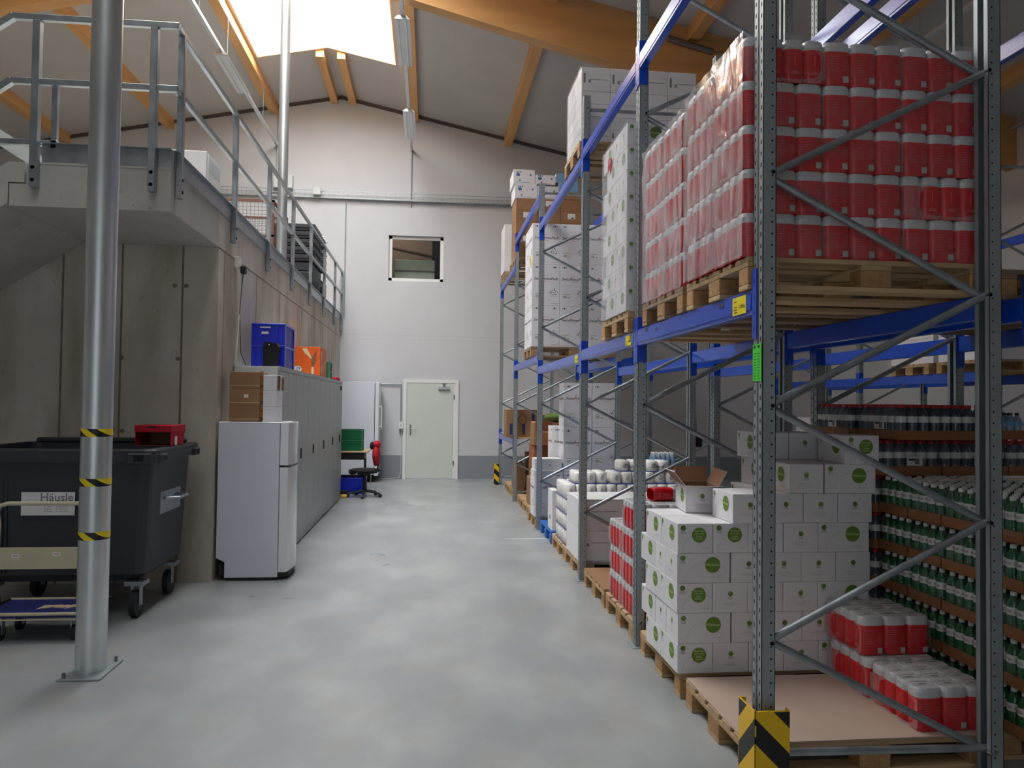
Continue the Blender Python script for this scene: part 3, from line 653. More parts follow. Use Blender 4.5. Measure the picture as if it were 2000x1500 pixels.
# ------------------------------------------------------------------ red foil packs
BW, BD, BH = .125, .094, .197
def bag_mesh():
    b = MB(); n = 6
    def ring(z, sx, sy):
        r = .024; pts = []
        hx, hy = BW/2*sx, BD/2*sy
        for cx, cy, a0 in ((hx-r, hy-r, 0), (-hx+r, hy-r, 90), (-hx+r, -hy+r, 180), (hx-r, -hy+r, 270)):
            for k in range(3):
                a = math.radians(a0+45*k); pts.append((cx+r*math.cos(a), cy+r*math.sin(a), z))
        return pts
    def loft(rings, m, caps):
        k = len(rings[0]); vs = [p for r_ in rings for p in r_]
        b.add(vs, [(j*k+i, j*k+(i+1) % k, (j+1)*k+(i+1) % k, (j+1)*k+i) for j in range(len(rings)-1) for i in range(k)], m, True)
        if caps: b.add(vs, [list(range(len(vs)-k, len(vs)))], m); 
    loft([ring(.0, .9, .86), ring(.012, .97, .95), ring(.06, .985, 1), ring(.11, .99, .99), ring(.152, .985, .98)], 'red', False)
    loft([ring(.152, .985, .98), ring(.175, .975, .97), ring(.189, .96, .94), ring(.196, .9, .86)], 'silver', True)
    # top fold seam
    b.box(-.05, .05, -.002, .002, .196, .199, 'silver'); b.rect((0.0, .012, .1985), X_, Y_, .034, .012, 'inkgrey')
    for s in (-1, 1):
        y = -s*BD/2*1.004; ux = V((s, 0, 0))
        def R(u, z, w_, h, m): b.rect(V((0, y-s*.0006, z))+ux*u, ux, Z_, w_, h, m)
        R(.036, .026, .026, .028, 'tagsq')
        for k in range(7): R(-.022+.004*(k % 2), .062+.011*k, .052-.008*(k % 3), .0016, 'redtxt')
        for k in range(5): R(.036, .066+.011*k, .026, .0014, 'redtxt')
    for s in (-1, 1):
        x = s*BW/2*1.002; uy = V((0, -s, 0)) if s < 0 else V((0, 1, 0))
        b.rect((x+s*.0006, 0, .05), Y_, Z_, .03, .003, 'redtxt'); b.rect((x+s*.0006, 0, .042), Y_, Z_, .038, .004, 'redtxt'); b.rect((x+s*.0006, 0, .1), Y_, Z_, .003, .05, 'redtxt')
    return b.mesh('foil_bag')
BAG = bag_mesh()
NX, NY = 3, 4; PX, PY = NX*BW, NY*BD
def film_mesh():
    b = MB(); e = .003
    def side(x, s):                                          # milky sheet with an oval opening in front of the bags
        N = 28; c = (PY*.42, BH*.43); ru, rv = PY*.37, BH*.36; inner = []; outer = []
        for i in range(N):
            a = 2*PI*i/N; ca, sa = math.cos(a), math.sin(a)
            q = lambda v: math.copysign(abs(v)**.6, v)
            inner.append((c[0]+ru*q(ca), c[1]+rv*q(sa)))
            k = max(abs(ca), abs(sa)); u, v = ca/k, sa/k
            outer.append(((PY if u > 0 else 0)*abs(u)+c[0]*(1-abs(u)), (BH*.8 if v > 0 else 0)*abs(v)+c[1]*(1-abs(v))))
        vs = [(x, u, v) for u, v in inner]+[(x, u, v) for u, v in outer]
        b.add(vs, [(i, (i+1) % N, N+(i+1) % N, N+i) for i in range(N)], 'filmh')
    side(-e, -1); side(PX+e, 1)
    for y in (-e, PY+e): b.quad((0, y, 0), (PX, y, 0), (PX, y, BH*.8), (0, y, BH*.8), 'filmc')
    return b.mesh('shrink_film')
FILM = film_mesh()
def make_pack():
    t = thing('foil_bag_pack', 'x', 'bag pack')
    for i in range(NX):
        for j in range(NY): ob('foil_bag', BAG, t, (BW*(i+.5), BD*(j+.5), 0))
    ob('shrink_film', FILM, t); return t
PACK = None
def pack(x, y, z, label, group, rz=0):
    global PACK
    j = random.uniform(-.004, .004)
    if PACK is None:
        PACK = make_pack(); PACK.location = (x, y, z); PACK.rotation_euler = (0, 0, rz); PACK['label'] = label; PACK['group'] = group; return PACK
    return dup(PACK, (x+j, y, z), rz+random.uniform(-.006, .006), label, group)
FC = ['left', 'middle', 'right']
# foreground packs on the hardboard sheet
pack(2.235, 3.275, .153, 'red foil bag pack closest to the camera, low on the hardboard sheet', 'red packs on the hardboard sheet')
pack(2.235, 3.672, .153, 'red foil bag pack on the hardboard sheet carrying another pack on top', 'red packs on the hardboard sheet')
pack(2.235, 3.72, .353, 'upper red foil bag pack stacked above the two packs on the hardboard sheet', 'red packs on the hardboard sheet')
def wrapped(y0, x0, z0, nrow, who, group):
    for k in range(nrow):
        for i in range(3):
            for j in range(2):
                rot = (k == nrow-1 and i == 0) or (k == 1 and i == 2)
                pack(x0+i*(PX+.003)+(PY if rot else 0), y0+j*(PY+.012), z0+k*.1975, 'red bag pack, %s layer, %s column, %s side, %s' % (ORD[k] if k < nrow-1 else 'top', FC[i], 'near' if j == 0 else 'far', who.split(' on ')[0]), group, PI/2 if rot else 0)
    W_, H_, DY = 3*PX+.006, nrow*.1975+.012, 2*PY+.012
    N = 9; b = MB(); ring = []
    def pt(u, v):                                            # slightly sagging sheet round the load
        per = [(x0-.012, y0-.012), (x0+W_+.012, y0-.012), (x0+W_+.012, y0+DY+.012), (x0-.012, y0+DY+.012)]
        k = int(u) % 4; f = u-int(u); a, c = per[k], per[(k+1) % 4]
        rnd = random.Random(int(u*97)*31+int(v*53)); o = rnd.uniform(-.006, .008)
        nx, ny = (0, -1) if k == 0 else (1, 0) if k == 1 else (0, 1) if k == 2 else (-1, 0)
        z = z0+.0+H_*v
        return (a[0]+(c[0]-a[0])*f+nx*o, a[1]+(c[1]-a[1])*f+ny*o, z)
    U, Vn = 48, 12
    vs = [pt(4*i/U, j/Vn) for j in range(Vn+1) for i in range(U)]
    b.add(vs, [(j*U+i, j*U+(i+1) % U, (j+1)*U+(i+1) % U, (j+1)*U+i) for j in range(Vn) for i in range(36)], 'wrapc', True)
    b.add(vs, [(j*U+i, j*U+(i+1) % U, (j+1)*U+(i+1) % U, (j+1)*U+i) for j in range(Vn) for i in range(36, 48)], 'wrap', True)
    b.quad((x0-.01, y0-.01, z0+H_), (x0+W_+.01, y0-.01, z0+H_), (x0+W_+.01, y0+DY+.01, z0+H_), (x0-.01, y0+DY+.01, z0+H_), 'wrapc')
    tag(b.build('stretch_wrap'), 'clear stretch wrap round the %s' % who, 'plastic wrap')
wrapped(3.2, 1.365, 2.293, 5, 'nearest wrapped load on the blue beam', 'red packs in the nearest wrapped load')
wrapped(4.075, 1.385, 2.293, 5, 'second wrapped load on the blue beam', 'red packs in the second wrapped load')
# floor stack of red packs, third floor pallet
for k in range(4):
    for j in range(2):
        for i in range(3):
            if j == 1 and k == 3: continue
            pack(1.43+i*(PX+.002), 5.16+j*(PY+.01), .146+k*.1985, 'red bag pack, %s layer, %s column, %s half, unwrapped floor stack' % (ORD[k], ['aisle', 'middle', 'back'][i], ['near', 'far'][j]), 'red packs stacked on the floor pallet')
# single bags lying on that stack
t = ob('foil_bag', BAG, None, (1.78, 5.36, .987)); t.rotation_euler = (PI/2, 0, PI/2); tag(t, 'single red foil bag lying on its side on top of the floor stack, right one', 'coffee bag')
t = ob('foil_bag', BAG, None, (1.60, 5.38, .987)); t.rotation_euler = (PI/2, 0, PI/2+.15); tag(t, 'single red foil bag lying on its side on top of the floor stack, left one', 'coffee bag')

# ------------------------------------------------------------------ white cartons with green circles
CL, CS, CH = .304, .203, .165
def leaf_logo(b, o, ux, s=1.):
    b.disc(o+Z_*.0, ux, Z_, .011*s, .011*s, 'cgreen', 16); b.arc(o+ux*0-ux.cross(Z_)*0, ux, Z_, .006*s, 40, 230, .0026*s, 'cpale', 8)
def print_face(b, o, ux, kind, w_):
    n = ux.cross(Z_); o = V(o)+n*.0006; n2 = n*.0006
    if kind == 'plain':
        leaf_logo(b, o+Z_*.022, ux, 1.3); b.text('ICS', .019, o+n2+Z_*-.001, ux, Z_, 'inkgrey')
        for k, q in enumerate((.07, .11, .05)): b.rect(o+Z_*(-.028-.008*k), ux, Z_, q, .0016, 'inklight')
        return
    leaf_logo(b, o+ux*(-w_/2+.032)+Z_*.057, ux, 1.35); b.text('ICS', .019, o+n2+ux*(-w_/2+.032)+Z_*.033, ux, Z_, 'inkgrey')
    if kind == 'long':
        b.arc(o+ux*-.0-Z_*.075, ux, Z_, .105, 0, 180, .0014, 'inklight', 24); c = o+ux*.052+Z_*.018+n2
        b.disc(c, ux, Z_, .044, .044, 'cgreen', 32); b.text('Whitener', .0215, c+n*.0006, ux, Z_, 'cpale')
        b.text('10 x 1 kg', .012, o+ux*.07-Z_*.05, ux, Z_, 'inklight')
    else:
        b.arc(o+ux*.028-Z_*.075, ux, Z_, .1, 30, 180, .0014, 'inklight', 20); c = o+ux*.022+Z_*.018+n2
        b.disc(c, ux, Z_, .042, .042, 'cgreen', 32)
        for s_, q in zip(('Blancheur', 'pour café', 'Kaffee', 'Weisser'), (.023, .009, -.009, -.022)): b.text(s_, .0135, c+n*.0006+Z_*q, ux, Z_, 'cpale')
        b.text('10 x 1 kg', .011, o+ux*.06-Z_*.055, ux, Z_, 'inklight')
def carton_mesh(open_=False):
    b = MB()
    if not open_: b.box(-CL/2, CL/2, -CS/2, CS/2, 0, CH, 'wht', .0025); b.rect((0, 0, CH+.0004), X_, Y_, CL*.99, .0012, 'inklight')
    else:
        t = .004
        b.box(-CL/2, CL/2, -CS/2, -CS/2+t, 0, CH, 'wht'); b.box(-CL/2, CL/2, CS/2-t, CS/2, 0, CH, 'wht'); b.box(-CL/2, -CL/2+t, -CS/2, CS/2, 0, CH, 'wht'); b.box(CL/2-t, CL/2, -CS/2, CS/2, 0, CH, 'wht'); b.box(-CL/2, CL/2, -CS/2, CS/2, 0, t, 'brnin')
        i = t+.001
        b.quad((-CL/2+i, -CS/2+i, .003), (-CL/2+i, -CS/2+i, CH), (CL/2-i, -CS/2+i, CH), (CL/2-i, -CS/2+i, .003), 'brnin'); b.quad((-CL/2+i, CS/2-i, .003), (-CL/2+i, CS/2-i, CH), (CL/2-i, CS/2-i, CH), (CL/2-i, CS/2-i, .003), 'brnin')
        b.quad((-CL/2+i, -CS/2+i, .003), (-CL/2+i, -CS/2+i, CH), (-CL/2+i, CS/2-i, CH), (-CL/2+i, CS/2-i, .003), 'brnin'); b.quad((CL/2-i, -CS/2+i, .003), (CL/2-i, -CS/2+i, CH), (CL/2-i, CS/2-i, CH), (CL/2-i, CS/2-i, .003), 'brnin')
    m = CH/2
    print_face(b, (0, -CS/2, m), X_, 'long', CL); print_face(b, (0, CS/2, m), -X_, 'long', CL)
    print_face(b, (-CL/2, 0, m), -Y_, 'short', CS); print_face(b, (CL/2, 0, m), Y_, 'plain', CS)
    return b.mesh('green_circle_carton')
CART = carton_mesh()
def carton(xc, yc, z, rz, label, group):
    o = ob('green_circle_carton', CART, None, (xc, yc, z), None, rz+random.uniform(-.008, .008)); return tag(o, label, 'carton', group)
def carton_row(x0, y0, z, typ, nm, group, depth=.72, endlong=True, top=False, nshort=4):
    c = 0
    def place(xa, ya, long_x, circ, what):
        w_, d = (CL, CS) if long_x else (CS, CL)
        rz = PI if (long_x and circ == 'b') else 0
        if not long_x: rz = -PI/2 if circ == 'plain' else PI/2   # +x end (plain) towards the viewer for -90 degrees
        carton(xa+w_/2, ya+d/2, z, rz, what, group)
    xs = []
    if typ == 'A':
        for i in range(nshort): xs.append((x0+i*(CS+.003), False, 'circ' if (i == 0 or (top and endlong and i == 1)) else 'plain'))
        if endlong: xs.append((x0+nshort*(CS+.003), True, 'a'))
    else:
        xs.append((x0, True, 'b'))
        for i in range(nshort): xs.append((x0+CL+.01+i*(CS+.003), False, 'plain'))
    for i, (xa, lx, cc) in enumerate(xs):
        place(xa, y0, lx, cc, 'green-print white carton, %s row, %s from the left, %s' % (nm, POS[i], ST[group]))
    # behind the first carton, along the aisle side, and the rest of the top if seen
    if typ == 'A':
        place(x0, y0+CL+.004, False, 'circ', 'green-print white carton, %s row, aisle side behind the corner one, %s' % (nm, ST[group]))
        for i in range(1, nshort) if top else []: place(x0+i*(CS+.003), y0+CL+.004, False, 'plain', 'white carton, back line of %s row, %s from the left, %s' % (nm, POS[i], ST[group]))
    else:
        place(x0, y0+CS+.004, True, 'b', 'green-print white carton, %s row, aisle side second from the corner, %s' % (nm, ST[group]))
        place(x0, y0+2*CS+.01, False, 'circ', 'green-print white carton, %s row, aisle side third from the corner, %s' % (nm, ST[group]))
G1 = 'green-circle cartons in the floor stack'; G2 = 'green-circle cartons in the upper stack on the blue beam'; ST = {G1: 'floor stack', G2: 'upper stack'}
zf = .146
for k in range(5): carton_row(1.375+random.uniform(0, .01), 4.11, zf+k*(CH+.001), 'A' if k % 2 == 0 else 'B', ORD[k], G1, top=(k == 4))
z5 = zf+5*(CH+.001)
# loose upper rows at the back right
def c1(x, y, k, rz, label): carton(x, y, z5+k*(CH+.001), rz, label, G1)
c1(1.79, 4.24, 0, -PI/2, 'white carton just left of the nearest post, on the fifth row of floor stack')
for i, x in enumerate((2.03, 2.236, 2.442)): c1(x-.02, 4.26, 0, -PI/2, 'plain-ended white carton, sixth row of the floor stack, %s right of nearest post' % POS[i])
c1(2.13, 4.26, 1, -PI/2, 'white carton, seventh row of floor stack, left one with green oval aisle side')
c1(2.395, 4.21, 1, 0, 'long white carton at the right end of the seventh row of the floor stack')
c1(2.05, 4.6, 0, -PI/2, 'white carton in the hidden back line of the sixth row'); c1(2.27, 4.6, 0, -PI/2, 'white carton in the back line of the sixth row, right one')
c1(2.12, 4.6, 1, -PI/2, 'white carton in the back line of the seventh row, left one'); c1(2.33, 4.6, 1, -PI/2, 'white carton in the back line of the seventh row, right one')
c1(2.10, 4.62, 2, -PI/2, 'topmost white carton of the floor stack, seen end-on just right of the nearest post'); c1(2.307, 4.62, 2, -PI/2, 'topmost white carton of the floor stack, second right of the nearest post')
c1(2.46, 4.25, 2, PI/2, 'topmost right-hand white carton of the floor stack with a round green label facing the camera')
# open carton on top
t = thing('open_carton', 'open white carton with brown flaps on the fifth row of the floor stack', 'carton', (1.68, 4.64, z5), -PI/2-.12)
ob('carton_body', carton_mesh(True), t)
def flap(pts, label=None):
    b = MB(); p = [V(q) for q in pts]; n = (p[1]-p[0]).cross(p[2]-p[0]).normalized()*.0035
    b.prism(pts, n, 'wht'); q = [v-n*.15 for v in p]; b.quad(*q, 'brnin'); q = [v+n*1.1 for v in p]; b.quad(*q, 'brnin'); b.build('flap', t, (0, 0, 0), label)
flap([(-CL/2, -CS/2, CH), (CL/2, -CS/2, CH), (CL/2, -CS/2-.07, CH+.085), (-CL/2, -CS/2-.07, CH+.085)])
flap([(CL/2, -CS/2, CH), (CL/2, CS/2, CH), (CL/2+.095, CS/2, CH+.012), (CL/2+.095, -CS/2, CH+.012)])
flap([(-CL/2, CS/2, CH), (-CL/2, -CS/2, CH), (-CL/2-.03, -CS/2, CH+.095), (-CL/2-.03, CS/2, CH+.095)], 'brown rear flap standing up')
flap([(-CL/2, CS/2, CH), (CL/2, CS/2, CH), (CL/2, CS/2+.05, CH+.09), (-CL/2, CS/2+.05, CH+.09)], 'brown side flap standing up')
for k in range(8): carton_row(1.352, 5.16, 2.29+k*(CH+.001), 'A' if k % 2 == 0 else 'B', ORD[k], G2, endlong=False, nshort=3, top=(k == 7))
b = MB()
for (a, c, m_) in (((1.343, 5.15), (1.343, 5.9), 'wrap'), ((1.343, 5.15), (2.0, 5.15), 'wrapc')): b.quad((a[0], a[1], 2.29), (c[0], c[1], 2.29), (c[0], c[1], 3.62), (a[0], a[1], 3.62), m_)
tag(b.build('stretch_wrap'), 'milky stretch wrap round the upper stack of green-circle cartons', 'plastic wrap')
b = MB(); b.prism([(-.002, 0, 0), (-.002, .1, .02), (-.002, .12, -.09), (-.002, .07, -.05), (-.002, .03, -.12)], (.002, 0, 0), 'chred'); b.prism([(-.004, .02, -.01), (-.004, .06, 0), (-.004, .05, -.04)], (.001, 0, 0), 'silver')
tag(b.build('torn_red_wrapper', None, (1.3415, 5.58, 3.5)), 'torn red wrapper scrap on the aisle face of the upper carton stack', 'wrapper')

# ------------------------------------------------------------------ large printed white cartons
def swiss_mesh(w_=.383, h=.565, d=.38, label_=True, tri=True):
    b = MB(); b.box(0, w_, 0, d, 0, h, 'wht', .003)
    for (o, ux) in ((V((w_/2, -.0007, h/2)), X_), (V((-.0007, d/2, h/2)), -Y_)):
        n = ux.cross(Z_)
        b.text('SwissPrimePack', .052, o+Z_*.085, ux, Z_, 'ink', .25)
        b.arc(o+Z_*.11+ux*.01+n*.0002, ux, V((0, 0, .55)), .045, 60, 250, .006, 'inkred', 12); b.arc(o+Z_*.075+ux*.01, ux, V((0, 0, .6)), .045, 215, 325, .006, 'inkred', 10)
        for s in (-1, 1):
            for k in (0, 1, 2): b.rect(o+ux*(s*.125+(k-1)*.022)+Z_*.245, ux, Z_, .016, .022, 'inklight' if k != 1 else 'ink')
        b.rect(o+Z_*-.255+ux*.12, ux, Z_, .09, .005, 'inkgrey')
        if tri:
            c = o+ux*.11-Z_*.1; R = .055
            P3 = [c+(ux*math.cos(math.radians(a))+Z_*math.sin(math.radians(a)))*R for a in (90, 210, 330)]
            for i in range(3):
                a, q = P3[i], P3[(i+1) % 3]; d_ = (q-a).normalized(); nn = n.cross(d_); a2 = a+d_*.02; q2 = q-d_*.02
                b.quad(a2-nn*.003, q2-nn*.003, q2+nn*.003, a2+nn*.003, 'ink'); b.add([q2+nn*.01, q2-nn*.01, q2+d_*.016], [(0, 1, 2)], 'ink')
            b.text('PS', .024, c-Z_*.004, ux, Z_, 'ink')
            for s in (-1, 1): b.bar(c+ux*s*.065-Z_*.02, c+ux*s*.04+Z_*.03, .003, .0008, 'ink', side=ux)
            b.rect(c-Z_*.05, ux, Z_, .09, .003, 'ink')
        if label_:
            c = o-ux*.1-Z_*.14+n*.0003
            b.rect(c, ux, Z_, .13, .1, 'paper'); c = c+n*.0004
            b.rect(c+Z_*.02, ux, Z_, .1, .006, 'inkgrey')
            for k in range(3): b.rect(c-ux*.02-Z_*(.006+.012*k), ux, Z_, .05, .005, 'ink')
            b.rect(c+ux*.035-Z_*.03, ux, Z_, .03, .007, 'ink')
    return b.mesh('printed_carton')
SW = swiss_mesh(); SW2 = swiss_mesh(.383, .59)
for k in range(3):
    for i in range(3):
        tag(ob('printed_carton', SW, None, (1.37+i*.387, 10.28, 2.422+k*.567)), 'printed white carton, %s from the left, %s row, upper far pallet' % (POS[i], ['bottom', 'middle', 'top'][k]), 'carton', 'printed cartons on the beam level')
    tag(ob('printed_carton', SW, None, (1.37, 10.67, 2.422+k*.567)), 'printed white carton, aisle side behind the corner one, %s row, upper far pallet' % ['bottom', 'middle', 'top'][k], 'carton', 'printed cartons on the beam level')
b = MB(); b.box(-.003, 0, -.05, .05, -.07, .07, 'yel'); b.rect((-.0035, 0, 0), Y_, Z_, .04, .08, 'ink'); tag(b.build('yellow_note', None, (1.368, 10.45, 3.62)), 'yellow note stuck on the aisle face of the printed cartons', 'note')
for k in range(3):
    for i in range(2):
        if k == 0 and i == 0: pass
        tag(ob('printed_carton', SW2, None, (1.775+i*.39-(.09 if k < 2 and i == 0 else 0)*0, 9.98, .146+k*.592)), '%s printed white carton of the floor stack, %s row' % (['left', 'right'][i], ['bottom', 'middle', 'top'][k]), 'carton', 'printed cartons on the floor')
for k in range(2): tag(ob('printed_carton', SW2, None, (1.69, 10.38, .146+k*.592)), 'printed white carton showing only its edge behind the floor stack, %s row' % ['bottom', 'second'][k], 'carton', 'printed cartons on the floor')
tag(ob('printed_carton', SW2, None, (1.385, 9.95, .146)), 'printed white carton at the aisle edge carrying a small white box', 'carton')
b = MB(); b.box(0, .36, 0, .3, 0, .17, 'wht', .003); b.disc((.2, -.0008, .085), X_, Z_, .012, .012, 'inkgrey', 12); b.box(-.01, .37, -.01, .31, -.0, .02, 'frame', .002)
tag(b.build('white_box', None, (1.39, 9.94, .738)), 'low white lidded box with a tiny grey mark, on the aisle-edge printed carton', 'box')

# ------------------------------------------------------------------ generic boxes
def simple_box(name, x0, x1, y0, y1, z0, z1, m, label, cat='carton', group=None, extra=None):
    b = MB(); b.box(0, x1-x0, 0, y1-y0, 0, z1-z0, m, .003)
    if extra: extra(b, x1-x0, y1-y0, z1-z0)
    return tag(b.build(name, None, (x0, y0, z0)), label, cat, group)
def strap(b, w_, d, h): b.rect((w_*.5+.03, -.0006, h*.62), X_, Z_, w_*.6, .004, 'ink'); b.rect((w_*.2, -.0006, h*.62-.018), X_, Z_, .02, .03, 'inkgrey')
# plain big white boxes on the floor (second bay beyond the red packs)
for k in range(2):
    for i in range(2):
        simple_box('white_box', 1.42+i*.42, 1.42+i*.42+.416, 7.07, 7.75, .146+k*.292, .146+k*.292+.29, 'wht', '%s big plain white box, %s layer, beside the tissue packs' % (['aisle-side', 'inner'][i], ['lower', 'upper'][k]), 'box', 'plain white boxes on the floor', strap)
simple_box('white_box', 2.26, 2.5, 7.07, 7.7, .146, .72, 'wht', 'plain white box behind the red packs, half hidden', 'box', 'plain white boxes on the floor')
simple_box('white_sheet', 1.46, 2.2, 7.06, 7.6, .731, .737, 'frame', 'loose white cardboard sheet lying on the plain white boxes', 'cardboard')
# white wrapped boxes on upper beam, bay three
def bars(b, w_, d, h):
    b.rect((w_*.1, -.0006, h*.55), X_, Z_, .02, h*.4, 'inkgrey'); b.rect((w_*.6, -.0006, h*.5), X_, Z_, w_*.6, .004, 'ink'); b.rect((w_*.28, -.0006, h*.42), X_, Z_, .022, .03, 'inkgrey')
zz = 4.148
for k, h in enumerate((.122, .122, .122, .122, .232)):
    for i in range(4):
        simple_box('white_box', 1.40+i*.283, 1.40+i*.283+.28, 7.07, 7.8, zz, zz+h-.002, 'wht', 'white box, %s layer, %s from the aisle, in the wrapped load on the upper beam' % (ORD[k] if k < 4 else 'top', POS[i]), 'box', 'white boxes in the upper wrapped load', bars if k in (0, 4) else None)
    zz += h
b = MB(); U = [(1.392, 7.062), (2.54, 7.062), (2.54, 7.81), (1.392, 7.81)]
for i in range(4): a, c = U[i], U[(i+1) % 4]; b.quad((a[0], a[1], 4.12), (c[0], c[1], 4.12), (c[0], c[1], 4.875), (a[0], a[1], 4.875), 'wrapc' if i < 3 else 'wrap')
tag(b.build('stretch_wrap'), 'thin stretch wrap round the white boxes on the upper beam', 'plastic wrap')
# brown cartons and animal-print boxes, highest far shelf
def paplab(b, w_, d, h): b.rect((w_*.5, -.0006, h*.6), X_, Z_, w_*.35, h*.45, 'paper'); b.rect((w_*.55, -.0012, h*.45), X_, Z_, w_*.12, h*.1, 'ink')
for k in range(5):
    for i in range(3):
        simple_box('brown_carton', 1.42+i*.385, 1.42+i*.385+.38, 12.82, 13.5, 4.138+k*.205, 4.138+k*.205+.203, 'brn', 'brown carton, %s layer, %s from the aisle, on the highest far pallet' % (ORD[k], POS[i]), 'carton', 'brown cartons on the highest far pallet', paplab if (k+i) % 2 else None)
def paws(b, w_, d, h):
    for cx, cz, s in ((.22, .62, 1), (.8, .6, .45), (.3, .2, .4)):
        b.disc((w_*cx, -.0006, h*cz), X_, Z_, .035*s, .028*s, 'inkblue', 14)
        for a in (-.03, 0.0, .03): b.disc((w_*cx+a*s+.012*s, -.0006, h*cz+.045*s), X_, Z_, .011*s, .014*s, 'inkblue', 8)
    b.rect((w_*.45, -.0006, h*.08), X_, Z_, w_*.6, .006, 'inkblue')
def blueface(b, w_, d, h): b.rect((w_*.5, -.0006, h*.5), X_, Z_, w_*.98, h*.96, 'bluelab')
K['bluelab'] = M('pale_blue_print', (120, 172, 212), .6)
for (x0, x1, z0, z1, f, l) in ((1.40, 1.78, 5.165, 5.42, paws, 'lower left white carton with blue spots on the brown cartons'), (1.37, 1.74, 5.42, 5.66, paws, 'topmost left white carton with blue spots, highest of all'),
                              (1.785, 2.15, 5.165, 5.39, paws, 'middle white carton with blue spots on the brown cartons'), (1.75, 2.1, 5.42, 5.58, paws, 'upper middle white carton with blue spots'),
                              (2.155, 2.5, 5.3, 5.46, blueface, 'pale blue carton on the brown cartons, lower one'), (2.11, 2.5, 5.465, 5.62, blueface, 'pale blue carton on the brown cartons, upper one')):
    simple_box('spotted_carton', x0, x1, 12.84, 13.45, z0, z1, 'wht', l, 'carton', None, f)
for i in range(1): simple_box('brown_carton', 2.155, 2.5, 12.82, 13.4, 5.165, 5.298, 'brn', 'low brown carton directly under the pale blue cartons')
for k in range(3): simple_box('white_box', 1.36, 2.3, 14.22, 14.9, 4.138+k*.3, 4.136+(k+1)*.3, 'wht', 'white box in the farthest upper load beside the far wall, %s layer' % ['bottom', 'middle', 'top'][k], 'box', 'white boxes in the farthest upper load')
# far low bay: board shelf with brown cartons, brown stacks on the floor
simple_box('shelf_board', 1.42, 2.48, 12.73, 15.2, 1.041, 1.06, 'wood_desk', 'wooden board shelf on low beams at the far end of the row', 'shelf')
def navyprint(b, w_, d, h):
    b.disc((w_*.5, -.0006, h*.65), X_, Z_, .07, .09, 'navy', 18); b.disc((w_*.5, -.001, h*.65), X_, Z_, .06, .08, 'brn', 18)
    for x in (.15, .55, .85): b.rect((w_*x, -.0006, h*(.3 if x < .8 else .7)), X_, Z_, .05, h*.4, 'navy')
simple_box('brown_carton', 1.30, 1.84, 12.85, 13.3, 1.061, 1.53, 'brn', 'large brown carton with dark blue print on the far board shelf', 'carton', None, navyprint)
simple_box('brown_carton', 1.85, 2.3, 12.9, 13.3, 1.061, 1.44, 'brn2', 'brown carton beside the dark blue printed one on the far board shelf')
simple_box('brown_carton', 1.62, 1.95, 11.5, 12.0, 1.0, 1.2, 'brn2', 'small brown carton on top of the reddish stack, left one')
for k in range(4):
    for i in range(2):
        simple_box('brown_carton', 1.62+i*.3, 1.62+i*.3+.297, 11.7, 12.3, .146+k*.213, .144+(k+1)*.213, 'brn2', 'reddish-brown carton, %s layer, %s side of the tall brown floor stack' % (ORD[k], ['aisle', 'inner'][i]), 'carton', 'reddish-brown cartons on the floor')
for k, (x0, x1) in enumerate(((1.96, 2.26), (1.96, 2.24))): simple_box('brown_carton', x0, x1, 11.6, 12.1, 1.0+k*.17, 1.168+k*.17, 'brn2', 'brown carton on the right of the reddish stack, %s of two' % ['lower', 'upper'][k])
def face3(b, w_, d, h):
    b.rect((w_*.5, -.0006, h*.5), X_, Z_, w_*.9, h*.9, 'paper')
    for x, z in ((.35, .65), (.68, .68), (.6, .32)): b.disc((w_*x, -.0012, h*z), X_, Z_, .013, .016, 'navy' if z < .5 else 'inkred', 10)
simple_box('picture_box', 1.98, 2.13, 11.5, 11.58, 1.17, 1.3, 'wht', 'small white box with three coloured dots in front of the brown stack', 'box', None, face3)
b = MB(); b.prism([(0, 0, 0), (.03, 0, .02), (.03, .45, .02), (0, .45, 0)], (0, 0, .34), 'brn'); tag(b.build('cardboard_flap', None, (1.6, 11.55, 1.0)), 'upright brown cardboard flap at the aisle edge of the brown stack', 'cardboard')
b = MB(); b.ball((0, 0, 0), .2, 'cgreen', 14, (1.1, .8, .4)); b.ball((.05, -.05, .05), .1, 'cpale', 10, (1.2, .7, .3)); tag(b.build('green_plastic_bag', None, (2.05, 12.1, 1.42)), 'crumpled green plastic bag on top of the brown cartons', 'bag')
simple_box('brown_carton', 1.46, 1.62, 12.9, 13.4, .146, .62, 'brn', 'upright flattened brown carton standing on the far floor pallet')
simple_box('brown_carton', 1.7, 2.3, 12.95, 13.5, .146, .78, 'brn2', 'big brown carton in the dark under the board shelf')
simple_box('brown_carton', 1.47, 1.62, 10.95, 11.4, .146, .55, 'brn', 'upright brown carton on the empty floor pallet behind the printed cartons')
# blue plastic pallet and tall narrow white carton
t = thing('plastic_pallet', 'bright blue plastic pallet on the floor behind the tissue packs', 'pallet', (1.42, 8.76, 0))
b = MB(); b.box(0, 1.0, 0, .9, .12, .15, 'bluep', .01); b.build('deck', t)
for x in (0, .43, .86):
    for y in (0, .38, .76): b = MB(); b.box(x, x+.14, y, y+.14, 0, .12, 'bluep', .015); b.build('block', t)
simple_box('white_carton', 1.44, 1.52, 8.8, 9.12, .151, .62, 'wht', 'narrow upright white carton on the blue plastic pallet', 'carton', None, lambda b, w_, d, h: b.rect((-.0006, d*.5, h*.3), Y_, Z_, .1, .05, 'inkgrey'))

